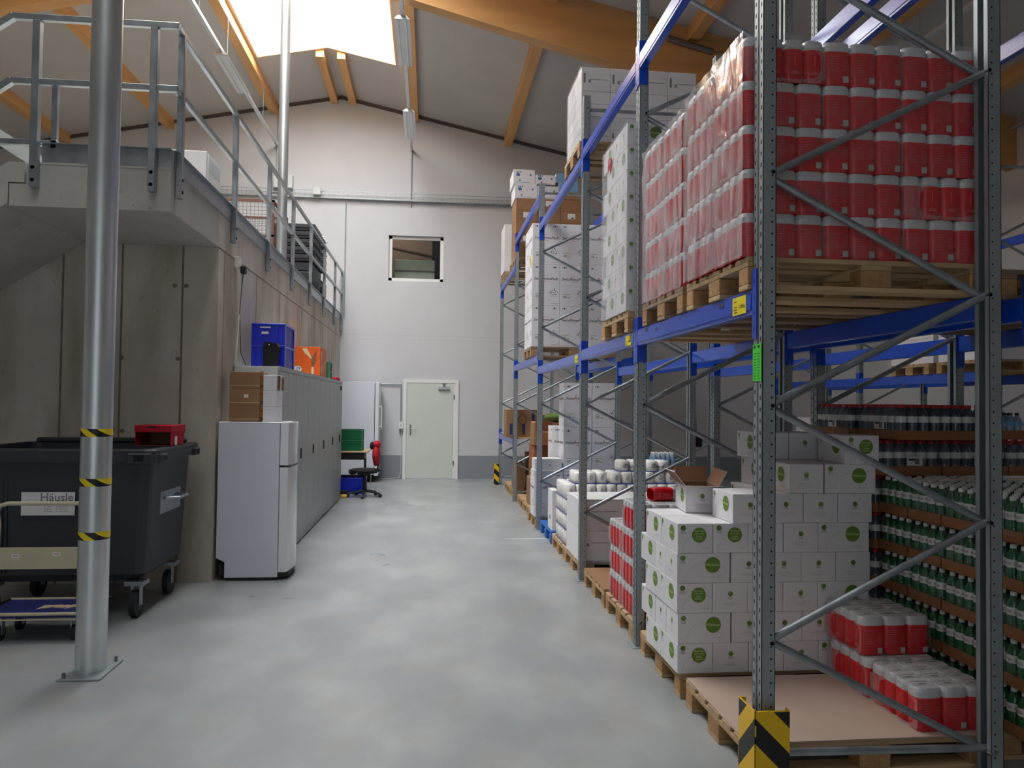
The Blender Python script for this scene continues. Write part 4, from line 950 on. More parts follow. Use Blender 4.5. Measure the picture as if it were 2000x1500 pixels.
# ------------------------------------------------------------------ tissue and roll packs
def roll_pack(n, m, r, h, label_text=None):
    b = MB()
    for i in range(n):
        for j in range(m): b.lathe([(.001, .0), (r*.8, 0), (r, .012), (r, h-.012), (r*.8, h), (.001, h)], 'tissue', 12, (r*(2*i+1), r*(2*j+1)))
    b.box(0, 2*r*n, -.001, 0, .0, .012, 'tblue'); b.box(-.001, 0, 0, 2*r*m, 0, .012, 'tblue')
    for i in range(n):
        b.disc((r*(2*i+1), -.0015, h*.5), X_, Z_, r*.35, h*.2, 'inklight', 10); b.rect((r*(2*i+1), -.002, h*.72), X_, Z_, r*.4, .006, 'inkgrey')
    if label_text: b.text(label_text, h*.45, (r*2, -.003, h*.5), X_, Z_, 'navy')
    return b.mesh('tissue_pack')
TP = roll_pack(7, 6, .055, .158)
for k in range(4):
    for i in range(2 if k < 3 else 1): tag(ob('tissue_pack', TP, None, (1.44+.775*i*0+i*.38*0+i*.0+i*.775*0+ (0 if i == 0 else .775), 7.9, .146+k*.16)), 'shrink-wrapped white tissue pack, %s layer, %s' % (ORD[k], ['aisle side', 'inner side'][i]), 'tissue pack', 'tissue packs stacked on the floor pallet') if False else None
for k in range(4):
    for i in range(1): tag(ob('tissue_pack', TP, None, (1.44, 7.9, .146+k*.16)), 'white tissue pack on the aisle side of the tissue pallet, %s layer' % ORD[k], 'tissue pack', 'tissue packs stacked on the floor pallet')
    tag(ob('tissue_pack', TP, None, (2.22-.0, 7.9, .146+k*.16)) if False else ob('tissue_pack', TP, None, (1.835+.39*0+.38*0+.0+.0, 7.9+.0, .146+k*.16)), 'x', 'x') if False else None
TP2 = roll_pack(6, 6, .055, .158)
for k in range(4): tag(ob('tissue_pack', TP2, None, (2.22-.0, 7.9, .146+k*.16)), 'white tissue pack on the inner side of the tissue pallet, %s layer' % ORD[k], 'tissue pack', 'tissue packs stacked on the floor pallet')
RP = roll_pack(3, 3, .06, .125)
for i, (x, y) in enumerate(((1.54, 7.96), (1.93, 7.93), (2.3, 7.96))): tag(ob('roll_pack', RP, None, (x, y, .787)), 'white roll pack lying on the tissue stack, %s from the aisle' % POS[i], 'roll pack', 'roll packs on the tissue stack')
RP2 = roll_pack(2, 2, .062, .12, 'Dana')
for i, (x, y) in enumerate(((2.03, 8.0), (2.34, 7.98))): tag(ob('roll_pack', RP2, None, (x, y, .913)), '%s roll pack with dark lettering, topmost on the tissue stack' % ['left', 'right'][i], 'roll pack')
# bottles
def bottle_mesh(body, cap, label_m, h=.205, r=.031, txt=None):
    b = MB()
    b.lathe([(.001, 0), (r*.85, 0), (r, .006), (r, .055), (r*.96, .06), (r, .066), (r, h*.68), (r*.92, h*.74), (r*.6, h*.84), (r*.38, h*.885), (r*.36, h*.9)], body, 12)
    b.lathe([(r*.44, h*.9), (r*.46, h*.91), (r*.46, h-.002), (r*.4, h), (.001, h)], cap, 12)
    b.lathe([(r*1.02, h*.48), (r*1.02, h*.66)], label_m, 16)
    if txt: b.text(txt, .015, (-r*1.05, 0, h*.57), -Y_, Z_, 'inkgrey'); b.text(txt, .015, (0, -r*1.05, h*.57), X_, Z_, 'inkgrey')
    return b.mesh('bottle')
BG = bottle_mesh('glassgreen', 'capw', 'paper', txt='VALSER'); BWt = bottle_mesh('glasswater', 'capr', 'paper')
def tray_mesh(nx, ny, p, h=.056):
    b = MB(); w_, d, t = nx*p+.006, ny*p+.006, .003
    b.box(0, w_, 0, d, 0, t, 'tray'); b.box(0, w_, 0, t, 0, h, 'tray'); b.box(0, w_, d-t, d, 0, h, 'tray'); b.box(0, t, 0, d, 0, h, 'tray'); b.box(w_-t, w_, 0, d, 0, h, 'tray'); return b.mesh('tray')
def bfilm_mesh(nx, ny, p, h=.2):
    b = MB(); w_, d = nx*p+.01, ny*p+.01
    for q in (((-.004, -.004), (w_, -.004)), ((-.004, -.004), (-.004, d))):
        (a, c), (e, f) = q; b.quad((a, c, .03), (e, f, .03), (e, f, h), (a, c, h), 'filmc')
    return b.mesh('shrink_film')
def tray_pack(nx, ny, p, bm_, name, film_=True, note=False):
    t = thing(name, 'x', 'bottle tray'); ob('tray', tray_mesh(nx, ny, p), t)
    for i in range(nx):
        for j in range(ny): ob('bottle', bm_, t, (.003+p*(i+.5), .003+p*(j+.5), .004))
    if film_: ob('shrink_film', bfilm_mesh(nx, ny, p), t)
    if note:
        b = MB(); b.box(0, .1, -.006, -.004, 0, .055, 'paper'); b.rect((.03, -.0065, .036), X_, Z_, .04, .012, 'ink'); b.rect((.065, -.0065, .025), X_, Z_, .03, .035, 'inkgrey'); b.build('price_note', t, (.2, -.004, .06))
    return t
gt = tray_pack(6, 4, .066, BG, 'green_bottle_tray'); first = True
for k in range(5):
    for j in range(4):
        l = 'tray of green bottles with white caps, %s layer, %s from the back' % (ORD[k], POS[3-j])
        loc = (2.66, 3.155+j*.278, .146+k*.2185)
        if first: gt.location = loc; gt['label'] = l; gt['group'] = 'trays of green bottles'; first = False
        else: dup(gt, loc, 0, l, 'trays of green bottles')
for j in range(4): dup(gt, (3.07, 3.155+j*.278, .146+4*.2185), 0, 'inner tray of green bottles on the top layer, %s from the back' % POS[3-j], 'trays of green bottles')
wt = tray_pack(6, 4, .07, BWt, 'water_bottle_tray', True, True); wt.location = (2.63, 4.27, .146); wt['label'] = 'tray of clear bottles with red caps, bottom layer, partly hidden beside the green bottle trays'; wt['group'] = 'trays of clear bottles with red caps'
for k in range(1, 7):
    x0 = 2.63 if k < 5 else (2.64 if k == 5 else 2.72)
    for i in range(1 if k < 5 else 0 if k == 6 else 3):
        dup(wt, (x0+i*.435, 4.27, .146+k*.2165), 0, 'tray of clear bottles with red caps, %s layer, %s from the left' % (['bottom', 'second', 'third', 'fourth', 'fifth', 'sixth', 'topmost'][k], POS[i]), 'trays of clear bottles with red caps')
for i in range(2): dup(wt, (2.64+i*.435, 4.575, .146+5*.2165), 0, 'tray of clear bottles with red caps, sixth layer, back line, %s one' % ['left', 'right'][i], 'trays of clear bottles with red caps')
for x, y, q in ((2.72, 4.16, 'left front one'), (2.66, 4.59, 'left back one'), (3.01, 4.18, 'right one')):
    dup(wt, (x, y+.426, .146+6*.2165), -PI/2, 'tray of clear bottles with red caps, topmost layer, %s' % q, 'trays of clear bottles with red caps')
# small juice bottles at the far right edge
BJ = bottle_mesh('glassblue', 'capbl', 'bluelab', .16, .026); jt = tray_pack(4, 3, .054, BJ, 'juice_bottle_pack', False); jt.location = (3.42, 4.3, 1.447)
jt['label'] = 'pack of small dark-capped bottles with blue labels at the right picture edge'
bt = tray_pack(5, 3, .055, bottle_mesh('glassblue', 'capw', 'bluelab', .2, .027), 'water_bottle_pack', True); bt.location = (2.62, 8.72, .872)
simple_box('white_box', 2.6, 2.95, 8.7, 9.1, 0, .87, 'wht', 'tall pale box carrying the blue water bottles behind the tissue packs', 'box'); bt['label'] = 'pack of pale blue water bottles standing behind the roll packs'
simple_box('white_box', 3.0, 3.9, 4.75, 5.0, .15, 1.4, 'brn2', 'brown box pile backing the bottle trays') if False else None

# loads of the rear rack row
for i, (y0, y1) in enumerate(((8.25, 9.1), (9.2, 10.1))):
    for k in range(3): simple_box('grey_white_carton', 6.5, 7.5, y0, y1, 2.226+k*.33, 2.224+(k+1)*.33, 'wht', 'pale carton on the rear rack, %s pallet, %s layer' % (['nearer', 'farther'][i], ['bottom', 'middle', 'top'][k]), 'carton', 'pale cartons on the rear rack')
    pal(6.45, y0+.02, 2.081, 'wooden pallet on the rear rack under pale cartons, %s one' % ['nearer', 'farther'][i])
for i in range(2): simple_box('pale_carton', 6.6, 7.4, 11.2+i*1.1, 12.0+i*1.1, 0, 1.45, 'wht', 'tall pale carton standing on the floor of the rear rack, %s one' % ['nearer', 'farther'][i], 'carton')

# ================================================================== LEFT SIDE
# refrigerator with freezer compartment, door facing the aisle
t = thing('refrigerator', 'white two-door refrigerator standing against the concrete wall end', 'refrigerator', (-1.90, 7.12, 0))
b = MB(); b.prism([(.075, 0, .03), (.54, 0, .03), (.54, 0, 1.425), (0, 0, 1.425), (0, 0, .21), (.075, 0, .17)], (0, .53, 0), 'fridge'); b.build('body', t)
b = MB(); b.box(.08, .53, .02, .5, 0.004, .03, 'black'); b.prism([(.54, .02, .012), (.62, .1, .012), (.62, .45, .012), (.54, .51, .012)], (0, 0, .045), 'black'); b.build('base', t)
b = MB(); b.box(.0, .07, .03, .5, .03, .17, 'black', .02); b.build('compressor', t)
def fdoor(z0, z1, name):
    b = MB(); pts = []
    for i in range(9):
        u = i/8; pts.append((.612+.028*math.sin(PI*u)+.006, .53*u, z0))
    b.prism([(.548, 0, z0)]+pts+[(.548, .53, z0)], (0, 0, z1-z0), 'fdoor'); b.box(.54, .548, .006, .524, z0+.005, z1-.005, 'gasket'); return b.build(name, t)
fdoor(.075, 1.025, 'door'); fdoor(1.045, 1.43, 'freezer_door')
b = MB(); b.box(.575, .635, .05, .48, 1.025, 1.045, 'gasket'); b.build('door_handle_recess', t)
b = MB(); b.box(-.002, .56, 0, .53, 1.425, 1.437, 'fdoor', .004); b.build('top_panel', t)
# boxes on the refrigerator
for k in range(3):
    simple_box('brown_carton', -1.825, -1.555, 7.17, 7.5, 1.438+k*.153, 1.589+k*.153, 'brn', 'brown carton on the refrigerator, %s of the left pile' % ['bottom', 'middle', 'top'][k], 'carton', 'brown cartons on the refrigerator',
               (lambda b, w_, d, h, k=k: (b.rect((w_*.5, -.0006, h*.15), X_, Z_, w_*.98, .003, 'beige'), b.rect((w_*.55, -.0008, h*.55), X_, Z_, .04, .03, 'paper') if k == 1 else None)))
b = MB()
for k in range(3):
    b.rect((.008, 0, .1+.153*k), X_, Z_, .03, .12, 'brn'); b.cyl((.012, .01, .04+.153*k), (.014, .01, .09+.153*k), .006, 'paper', 8)
    b.ball((.014, .006, .1+.153*k), .011, 'inkred' if k == 2 else 'chred', 8)
tag(b.build('carton_print_strip', None, (-1.553, 7.2, 1.438)), 'narrow printed carton side with red dots between the two piles on the refrigerator', 'carton')
for k in range(3):
    simple_box('white_carton', -1.525, -1.405, 7.17, 7.45, 1.438+k*.145, 1.581+k*.145, 'wht', 'white carton on the refrigerator, %s of the right pile' % ['bottom', 'middle', 'top'][k], 'carton', 'white cartons on the refrigerator',
               lambda b, w_, d, h: (b.rect((w_*.45, -.0006, h*.8), X_, Z_, w_*.8, .002, 'inklight'), b.rect((w_+.0006, d*.4, h*.5), Y_, Z_, .006, h*.5, 'inkgrey'), b.rect((w_+.0006, d*.6, h*.5), Y_, Z_, .006, h*.5, 'inkgrey')))
b = MB(); b.box(0, .003, 0, .1, 0, .135, 'brn'); b.box(.035, .038, .0, .12, 0.0, .12, 'brnin'); b.box(-.0, .04, .1, .103, 0, .12, 'paper')
tag(b.build('open_carton_flap', None, (-1.402, 7.2, 1.73)), 'open brown flap sticking out of the top white carton on the refrigerator', 'cardboard')

# grey double-door cabinets in a row: seams and locks measured along the aisle
CX = -1.477; ED = [7.68, 8.6, 9.5, 10.44, 11.42, 12.4, 13.05]
for i in range(6):
    y0, y1 = ED[i], ED[i+1]; t = thing('metal_cabinet', '%s grey metal cabinet counted from the refrigerator, along the concrete wall' % POS[i], 'cabinet', (XM+.01, y0, 0), 0, 'grey metal cabinets along the concrete wall')
    W_ = CX-(XM+.01); b = MB(); b.box(0, W_-.02, .002, y1-y0-.002, .02, 1.972, 'cabtop', .002); b.box(.02, W_-.03, .01, y1-y0-.01, 0, .02, 'black'); b.build('body', t)
    b = MB(); b.box(W_-.019, W_, .002, y1-y0-.002, 1.93, 1.975, 'cab', .001); b.box(W_-.019, W_-.004, .002, y1-y0-.002, .02, .1, 'cab'); b.build('front_frame', t)
    mid = (y1-y0)*.5
    for k, (a, c) in enumerate(((.004, mid-.002), (mid+.002, y1-y0-.004)) if i < 5 else ((.004, y1-y0-.004),)):
        b = MB(); b.box(W_-.018, W_, a, c, .1, 1.925, 'cab', .002); d = b.build('door', t)
        if k == 0:
            b = MB(); hy = mid-.06 if i < 5 else .33; b.box(W_, W_+.012, hy-.02, hy+.02, .97, 1.09, 'black', .004); b.cyl((W_+.012, hy, 1.05), (W_+.02, hy, 1.05), .01, 'chrome', 10); b.build('lock_handle', d)
b = MB(); b.box(0, .02, 0, .05, 0, .07, 'black', .006); tag(b.build('door_clip', None, (CX, 12.75, 1.82)), 'small dark clip on the upper front of the last cabinet', 'clip')
# blue crates, black case, orange box, green crates on the cabinets
def crate(x, y, z, lx, ly, h, m, ms, label, group, rim=True):
    t = thing('stacking_crate', label, 'crate', (x, y, z), 0, group); b = MB(); w_ = .004; r = .012
    b.box(r, lx-r, r, r+w_, 0, h, m); b.box(r, lx-r, ly-r-w_, ly-r, 0, h, m); b.box(r, r+w_, r, ly-r, 0, h, ms); b.box(lx-r-w_, lx-r, r, ly-r, 0, h, ms); b.box(r, lx-r, r, ly-r, 0, w_, m)
    for xx in (0.0, lx*.22, lx*.7, lx-.03): b.box(xx, xx+.03, 0.002, r, .0, h-.02, m)
    for yy in (0.0, ly-.06): b.box(lx-r, lx-.001, yy, yy+.06, 0, h-.02, m); b.box(0.001, r, yy, yy+.06, 0, h-.02, m)
    b.build('crate_body', t); b = MB()
    b.box(-.002, lx+.002, -.002, r+w_, h-.022, h, m, .003); b.box(-.002, lx+.002, ly-r-w_, ly+.002, h-.022, h, m, .003); b.box(-.002, r+w_, 0, ly, h-.022, h, m, .003); b.box(lx-r-w_, lx+.002, 0, ly, h-.022, h, m, .003); b.build('rim', t); return t
c1_ = crate(-1.83, 8.0, 1.976, .335, .58, .225, 'crateblue', 'crateviolet', 'lower blue stacking crate on the cabinets behind the black case', 'blue crates')
c2_ = crate(-1.83, 8.0, 2.203, .335, .58, .225, 'crateblue', 'crateviolet', 'upper blue stacking crate with white sticker, on the cabinets', 'blue crates')
b = MB(); b.box(.1, .17, -.003, -.002, .115, .14, 'paper'); b.build('sticker', c2_); b = MB(); b.box(.085, .19, -.004, -.002, .178, .192, 'cabtop', .002); b.build('grip_slot', c2_)
b = MB()
for i, (z, w1, y1) in enumerate(((0, .125, .16), (.06, .13, .16), (.16, .125, .13), (.225, .11, .1))): pass
b.prism([(0, 0, 0), (.125, 0, 0), (.135, 0, .12), (.145, 0, .2), (.13, 0, .235), (.02, 0, .245), (.0, 0, .2)], (0, .14, 0), 'blackg'); b.box(.05, .06, -.004, 0, .02, .22, 'black'); b.ball((.06, -.004, .215), .006, 'chrome', 8)
tag(b.build('black_case', None, (-1.665, 7.78, 1.976)), 'black soft case standing on the cabinets in front of the blue crates', 'case')
t = thing('orange_box', 'orange printed box on the cabinets right of the blue crates', 'box', (-1.905, 10.7, 1.976))
b = MB(); b.box(0, .385, 0, .62, 0, .41, 'orange', .003); b.build('box_body', t)
b = MB(); y = -.001
b.disc((.085, y, .1), X_, Z_, .055, .045, 'paper', 24); b.text('Z4', .05, (.085, y-.001, .108), X_, Z_, 'navy', .25); b.rect((.085, y-.001, .075), X_, Z_, .06, .006, 'inkred')
b.add([(.14, y, .385), (.2, y, .39), (.225, y, .35), (.275, y, .25), (.265, y, .24), (.17, y, .33)], [(0, 5, 4, 3, 2, 1)], 'beige')
b.add([(.265, y, .25), (.345, y, .38), (.33, y, .2), (.3, y, .13), (.265, y, .15)], [(0, 4, 3, 2, 1)], 'brn2')
b.rect((.285, y, .07), X_, Z_, .03, .12, 'beige'); b.build('front_print', t)
b = MB(); x = .386; b.rect((x, .15, .3), Y_, Z_, .12, .12, 'beige'); b.rect((x, .15, .1), Y_, Z_, .12, .1, 'beige'); b.build('side_print', t)
for k in range(2): crate(-1.9, 11.75, 1.976+k*.135, .36, .42, .133, 'cgr', 'cgr', '%s green crate on the cabinets beyond the orange box' % ['lower', 'upper'][k], 'green crates on the cabinets')
b = MB(); b.box(0, .3, 0, .3, 0, .06, 'chred', .02, 2); b.box(.05, .12, -.01, .0, .01, .05, 'inkred'); tag(b.build('red_bag', None, (-1.8, 12.6, 1.976)), 'small red packet lying at the far end of the cabinet tops', 'packet')

# waste container
t = thing('waste_container', 'large anthracite four-wheeled waste container in front of the concrete wall', 'waste container', (-3.42, 5.84, 0))
LX, LY = 1.42, 1.08
def ringbox(z, ix, iy): return [(ix, iy, z), (LX-ix, iy, z), (LX-ix, LY-iy, z), (ix, LY-iy, z)]
def rbox(z, i, r=.07):
    p = []
    for cx, cy, a0 in ((LX-i-r, LY-i-r, 0), (i+r, LY-i-r, 90), (i+r, i+r, 180), (LX-i-r, i+r, 270)):
        for k in range(4): a = math.radians(a0+30*k); p.append((cx+r*math.cos(a), cy+r*math.sin(a), z))
    return p
def loft(b, rings, m, cap0=False, cap1=False, sm=False):
    k = len(rings[0]); vs = [p for r_ in rings for p in r_]
    b.add(vs, [(j*k+i, j*k+(i+1) % k, (j+1)*k+(i+1) % k, (j+1)*k+i) for j in range(len(rings)-1) for i in range(k)], m, sm)
    if cap0: b.add(vs, [list(range(k-1, -1, -1))], m)
    if cap1: b.add(vs, [list(range(len(vs)-k, len(vs)))], m)
b = MB(); loft(b, [rbox(.27, .17), rbox(.33, .1), rbox(1.2, .055)], 'bin', True, False); loft(b, [rbox(1.2, .08), rbox(.4, .12)], 'black', False, True)
for x in (.33, .36): b.box(x, x+.008, .0+.062, .08, .35, 1.18, 'bin')
b.build('body', t)
b = MB(); loft(b, [rbox(1.17, .03), rbox(1.165, .005), rbox(1.25, .0), rbox(1.262, .01), rbox(1.262, .075), rbox(1.2, .08)], 'bin'); b.box(.1, LX-.1, LY-.09, LY-.02, 1.255, 1.30, 'bin', .015)
for x in (LX-.2,): b.box(x, x+.17, -.02, .05, 1.15, 1.235, 'bin', .01); b.box(x+.05, x+.12, -.022, -.019, 1.175, 1.22, 'hole')
for y in (.08, LY-.2): b.box(LX-.04, LX+.025, y, y+.12, 1.16, 1.225, 'bin', .01); b.box(LX+.0245, LX+.027, y+.03, y+.09, 1.175, 1.21, 'hole')
b.build('rim', t)
b = MB(); b.box(.47, .84, .052, .056, .775, .945, 'paper'); sg = b.build('sign_plate', t)
b = MB(); y = .0515; b.text('Häusle', .085, (.715, y, .905), X_, Z_, 'inkgrey'); b.text('Umweltdienstleistungen', .017, (.71, y, .862), X_, Z_, 'inkgrey')
for k, (a, c) in enumerate((('St. Gallen', '071 313 43 43'), ('Rheineck', '071 886 16 16'), ('Rorschach', '071 841 22 65'))):
    b.text(a, .014, (.655, y, .838-.017*k), X_, Z_, 'inkgrey'); b.text(c, .014, (.75, y, .838-.017*k), X_, Z_, 'inkgrey')
for r_ in range(4):
    for q in range(5): b.disc((.515+.018*q, y, .915-.024*r_), X_, Z_, .0035+(.004 if (r_ == 2 and q in (1, 3)) else 0), .0035+(.004 if (r_ == 2 and q in (1, 3)) else 0), 'cgr' if r_ == 2 else 'inklight', 10)
b.build('lettering', sg)
b = MB(); b.box(LX-.078, LX-.07, .33, .8, .74, .97, 'galv', .001); b.build('side_plate', t)
b = MB(); b.tube([(LX-.07, .42, .855), (LX+.03, .47, .855), (LX+.03, .66, .855), (LX-.07, .71, .855)], .011, 'galv', 10); b.build('side_handle', t)
for x in (.22, LX-.17):
    for y in (.16, LY-.22):
        b = MB(); b.cyl((x-.022, y, .1), (x+.022, y, .1), .1, 'rubber', 28); b.cyl((x-.025, y, .1), (x+.025, y, .1), .055, 'bin', 18); wh = b.build('caster_wheel', t)
        b = MB(); b.box(x-.034, x-.028, y-.03, y+.03, .09, .24, 'galv', .002); b.box(x+.028, x+.034, y-.03, y+.03, .09, .24, 'galv', .002); b.box(x-.07, x+.07, y-.06, y+.06, .24, .272, 'galv', .002); b.cyl((x-.04, y, .1), (x+.04, y, .1), .012, 'chrome', 10); b.build('caster_fork', t)
# red open box on the container rim
t = thing('red_box', 'red open cardboard box lying on the waste container rim', 'box', (-2.30, 6.25, 1.262)); b = MB()
b.box(0, .27, 0, .003, 0, .0035, 'brnin'); b.box(0, .004, 0, .32, 0, .14, 'chred'); b.box(.266, .27, 0, .32, 0, .14, 'chred'); b.box(0, .27, .316, .32, 0, .12, 'brnin'); b.box(0, .27, 0, .32, 0, .004, 'brnin'); b.build('box_body', t)
b = MB(); b.box(-.006, .276, -.006, .326, .11, .165, 'chred', .003); b.box(.1, .16, -.008, -.006, .147, .157, 'hole'); b.rect((.2768, .1, .04), Y_, Z_, .06, .07, 'paper'); b.build('lid', t)

# platform trolley
t = thing('platform_trolley', 'cream and blue platform trolley behind the foreground column', 'trolley', (-2.95, 5.40, 0)); W_, Dp = .66, .40
b = MB(); b.box(0, W_, 0, Dp, .165, .19, 'deckblue', .006); b.build('deck', t)
b = MB(); b.box(-.015, W_+.015, -.015, .008, .182, .202, 'cream', .006); b.box(-.015, W_+.015, Dp-.008, Dp+.015, .182, .202, 'cream', .006); b.box(-.015, W_+.015, -.012, 0, .15, .16, 'cream', .003); b.box(-.018, .004, -.012, Dp+.012, .15, .2, 'black', .004); b.box(W_-.004, W_+.018, -.012, Dp+.012, .15, .2, 'black', .004); b.build('deck_edge', t)
b = MB(); b.tube([(.03, .04, .2), (.075, .05, .55), (.085, .05, .78), (.07, .05, .87), (.09, .05, .905), (.14, .05, .92), (W_-.04, .05, .92), (W_+.0, .05, .9), (W_+.0, .05, .8), (W_-.02, .05, .55), (W_-.02, .04, .2)], .0145, 'cream', 12); b.build('handle', t)
b = MB(); b.box(.07, W_-.03, .04, .056, .48, .625, 'cream', .004); b.rect((.2, .0392, .57), X_, Z_, .05, .026, 'paper'); b.rect((.46, .0392, .58), X_, Z_, .05, .026, 'paper'); b.rect((.2, .0385, .572), X_, Z_, .036, .005, 'inkred'); b.rect((.46, .0385, .582), X_, Z_, .036, .005, 'inkred'); b.build('handle_panel', t)
b = MB(); b.tube([(-.01, .1, .2), (-.01, .06, .235), (.02, .03, .24), (.05, .03, .2)], .006, 'chrome', 8); b.box(.0, .05, .01, .04, .19, .25, 'steel', .004); b.build('folding_hinge', t)
for x in (.1, W_-.08):
    for y in (.07, Dp-.07):
        b = MB(); b.cyl((x-.014, y, .05), (x+.014, y, .05), .05, 'rubber', 20); b.box(x-.022, x-.016, y-.02, y+.02, .04, .165, 'galv'); b.box(x+.016, x+.022, y-.02, y+.02, .04, .165, 'galv'); b.build('caster_wheel', t)
b = MB()
for k in range(7): a = random.uniform(0, 6); b.prism([(.3+.04*k*.9, .15+.03*math.sin(a), .0), (.34+.04*k*.9, .16, .0), (.35+.036*k, .24+.02*math.cos(a), 0), (.31+.036*k, .23, 0)], (0, 0, .002), 'beige')
tag(b.build('paper_scraps', None, (-2.95, 5.4, .191)), 'torn paper scraps lying on the blue trolley deck', 'paper scraps', None, 'stuff')

# desk corner beyond the cabinets
t = thing('desk', 'desk with pale wooden top and dark front beyond the grey cabinets', 'desk', (-1.9, 13.62, 0)); b = MB()
b.box(0, .82, 0, .75, .735, .76, 'wood_desk', .003); b.build('desk_top', t); b = MB(); b.box(0, .76, .03, .4, .61, .734, 'black', .004); b.build('drawer_unit', t)
b = MB(); b.box(.02, .06, .1, .14, .03, .735, 'black'); b.box(.70, .74, .66, .7, .02, .735, 'black'); b.box(0, .5, .04, .1, 0, .06, 'black', .004); b.box(.0, .6, .5, .56, .12, .18, 'black'); b.build('desk_frame', t)
for k in range(2): crate(-1.63, 13.68, .762+k*.19, .44, .4, .188, 'cgr', 'cgr', '%s green ribbed crate on the desk beyond the cabinets' % ['lower', 'upper'][k], 'green crates on the desk')
for k in range(9):
    b = MB() if k == 0 else b; b.box(0, .42, -.003, 0, .012+.04*k, .024+.04*k, 'cgr')
crb = tag(b.build('crate_ribs', None, (-1.62, 13.68, .765)), 'raised ribs on the front of the green desk crates', 'crate ribs')
b = MB(); b.box(0, .09, 0, .3, 0, .27, 'orange', .006); tag(b.build('red_crate', None, (-1.74, 13.64, .762)), 'narrow orange-red crate on the desk left of the green crates', 'crate')
b = MB(); b.box(0, .26, 0, .02, 0, .05, 'brn'); b.box(.26, .32, 0.005, .015, .02, .028, 'frame'); tag(b.build('wooden_handle', None, (-1.78, 13.9, 1.2)), 'short brown strip fixed above the green desk crates', 'strip') if False else None
crate(-1.62, 13.72, .0, .5, .35, .28, 'crateblue', 'crateblue', 'blue crate on the floor under the desk behind the chair', None)
b = MB(); b.box(0, .09, 0, .14, 0, .05, 'yguard', .02, 2); tag(b.build('yellow_block', None, (-1.47, 13.12, 0)), 'small yellow wedge on the floor at the end of the cabinets', 'wedge')
# swivel chair
t = thing('office_chair', 'office swivel chair with black seat and red backrest at the desk', 'chair', (-1.1, 13.3, 0))
b = MB(); b.ball((0, 0, .455), .25, 'blackg', 18, (1.12, .95, .17)); b.ball((-.2, 0, .43), .1, 'blackg', 12, (.8, 1.6, .5)); b.build('seat', t)
b = MB(); b.cyl((0, 0, .1), (0, 0, .42), .03, 'black'); b.box(-.12, .1, -.08, .08, .38, .42, 'black', .01); b.build('gas_column', t)
for k in range(5):
    a = math.radians(72*k-20); c, s_ = math.cos(a), math.sin(a); b = MB(); b.cyl((0, 0, .11), (.29*c, .29*s_, .065), .022, 'charcoal', 8, .014); b.cyl((.29*c-.02*s_, .29*s_+.02*c, .03), (.29*c+.02*s_, .29*s_-.02*c, .03), .03, 'black', 12); b.build('base_leg', t)
b = MB(); b.tube([(.05, 0, .4), (.2, 0, .42), (.24, 0, .6)], .014, 'black', 8); b.build('back_bracket', t)
b = MB(); b.ball((.19, 0, .72), .19, 'chred', 14, (.36, 1.0, 1.05)); b.ball((.2, 0, .9), .13, 'chred', 12, (.5, 1.1, .55)); b.build('backrest', t)
b = MB(); b.ball((.12, .0, .88), .09, 'blackg', 10, (.5, 1.3, .8)); b.build('neck_pad', t)
# tall white refrigerator against the far wall
t = thing('tall_refrigerator', 'tall white refrigerator against the far wall behind the chair', 'refrigerator', (-1.9, 15.62, 0))
b = MB(); b.box(0, .78, 0, .7, .16, 2.045, 'fridge', .006); b.build('body', t); b = MB(); b.box(.79, .87, 0.01, .69, .13, 2.045, 'fdoor', .012); dd = b.build('door', t)
b = MB(); b.cyl((.92, .06, 1.1), (.92, .06, 1.58), .012, 'frame'); b.cyl((.87, .06, 1.14), (.92, .06, 1.14), .01, 'frame'); b.cyl((.87, .06, 1.54), (.92, .06, 1.54), .01, 'frame'); b.build('door_handle', dd)
b = MB(); [b.cyl((x, y, 0), (x, y, .16), .02, 'steel') for x in (.06, .72) for y in (.06, .64)]; b.box(.02, .76, .3, .66, .02, .15, 'black'); b.build('legs_and_motor', t)

# ------------------------------------------------------------------ things standing on the mezzanine
MZ = 3.331
t = thing('low_cabinet', 'pale low cabinet on the mezzanine behind the first side railing posts', 'cabinet', (-2.52, 7.3, MZ)); b = MB()
b.box(0, .41, 0, .45, 0, .63, 'wht', .004); b.build('body', t); b = MB(); b.box(.411, .422, .02, .43, .03, .6, 'frame', .002); b.box(.422, .424, .04, .41, .46, .58, 'cabtop'); b.build('door', t)
t = thing('mesh_box_pallet', 'rust-red framed wire mesh cage on the mezzanine by the second column', 'mesh cage', (-2.98, 10.4, MZ)); X2, Y2, H2 = .86, 1.0, 1.0
for x in (0, X2-.03):
    for y in (0, Y2-.03): b = MB(); b.box(x, x+.03, y, y+.03, 0, H2, 'rust'); b.build('frame_post', t)
b = MB()
for z in (.1, H2-.03): b.box(0, X2, 0, .03, z, z+.03, 'rust'); b.box(0, X2, Y2-.03, Y2, z, z+.03, 'rust'); b.box(0, .03, 0, Y2, z, z+.03, 'rust'); b.box(X2-.03, X2, 0, Y2, z, z+.03, 'rust')
b.box(0, X2, 0, Y2, .1, .115, 'rust'); b.box(0, X2, 0, .02, .5, .53, 'mesh'); b.build('frame_rail', t)
b = MB(); x = .05
while x < X2: b.box(x, x+.004, 0.01, .014, .12, H2, 'mesh'); b.box(x, x+.004, Y2-.014, Y2-.01, .12, H2, 'mesh'); x += .05
y = .05
while y < Y2: b.box(X2-.014, X2-.01, y, y+.004, .12, H2, 'mesh'); b.box(.01, .014, y, y+.004, .12, H2, 'mesh'); y += .05
z = .15
while z < H2: b.box(0, X2, .01, .014, z, z+.004, 'mesh'); b.box(0, X2, Y2-.014, Y2-.01, z, z+.004, 'mesh'); b.box(X2-.014, X2-.01, 0, Y2, z, z+.004, 'mesh'); z += .05
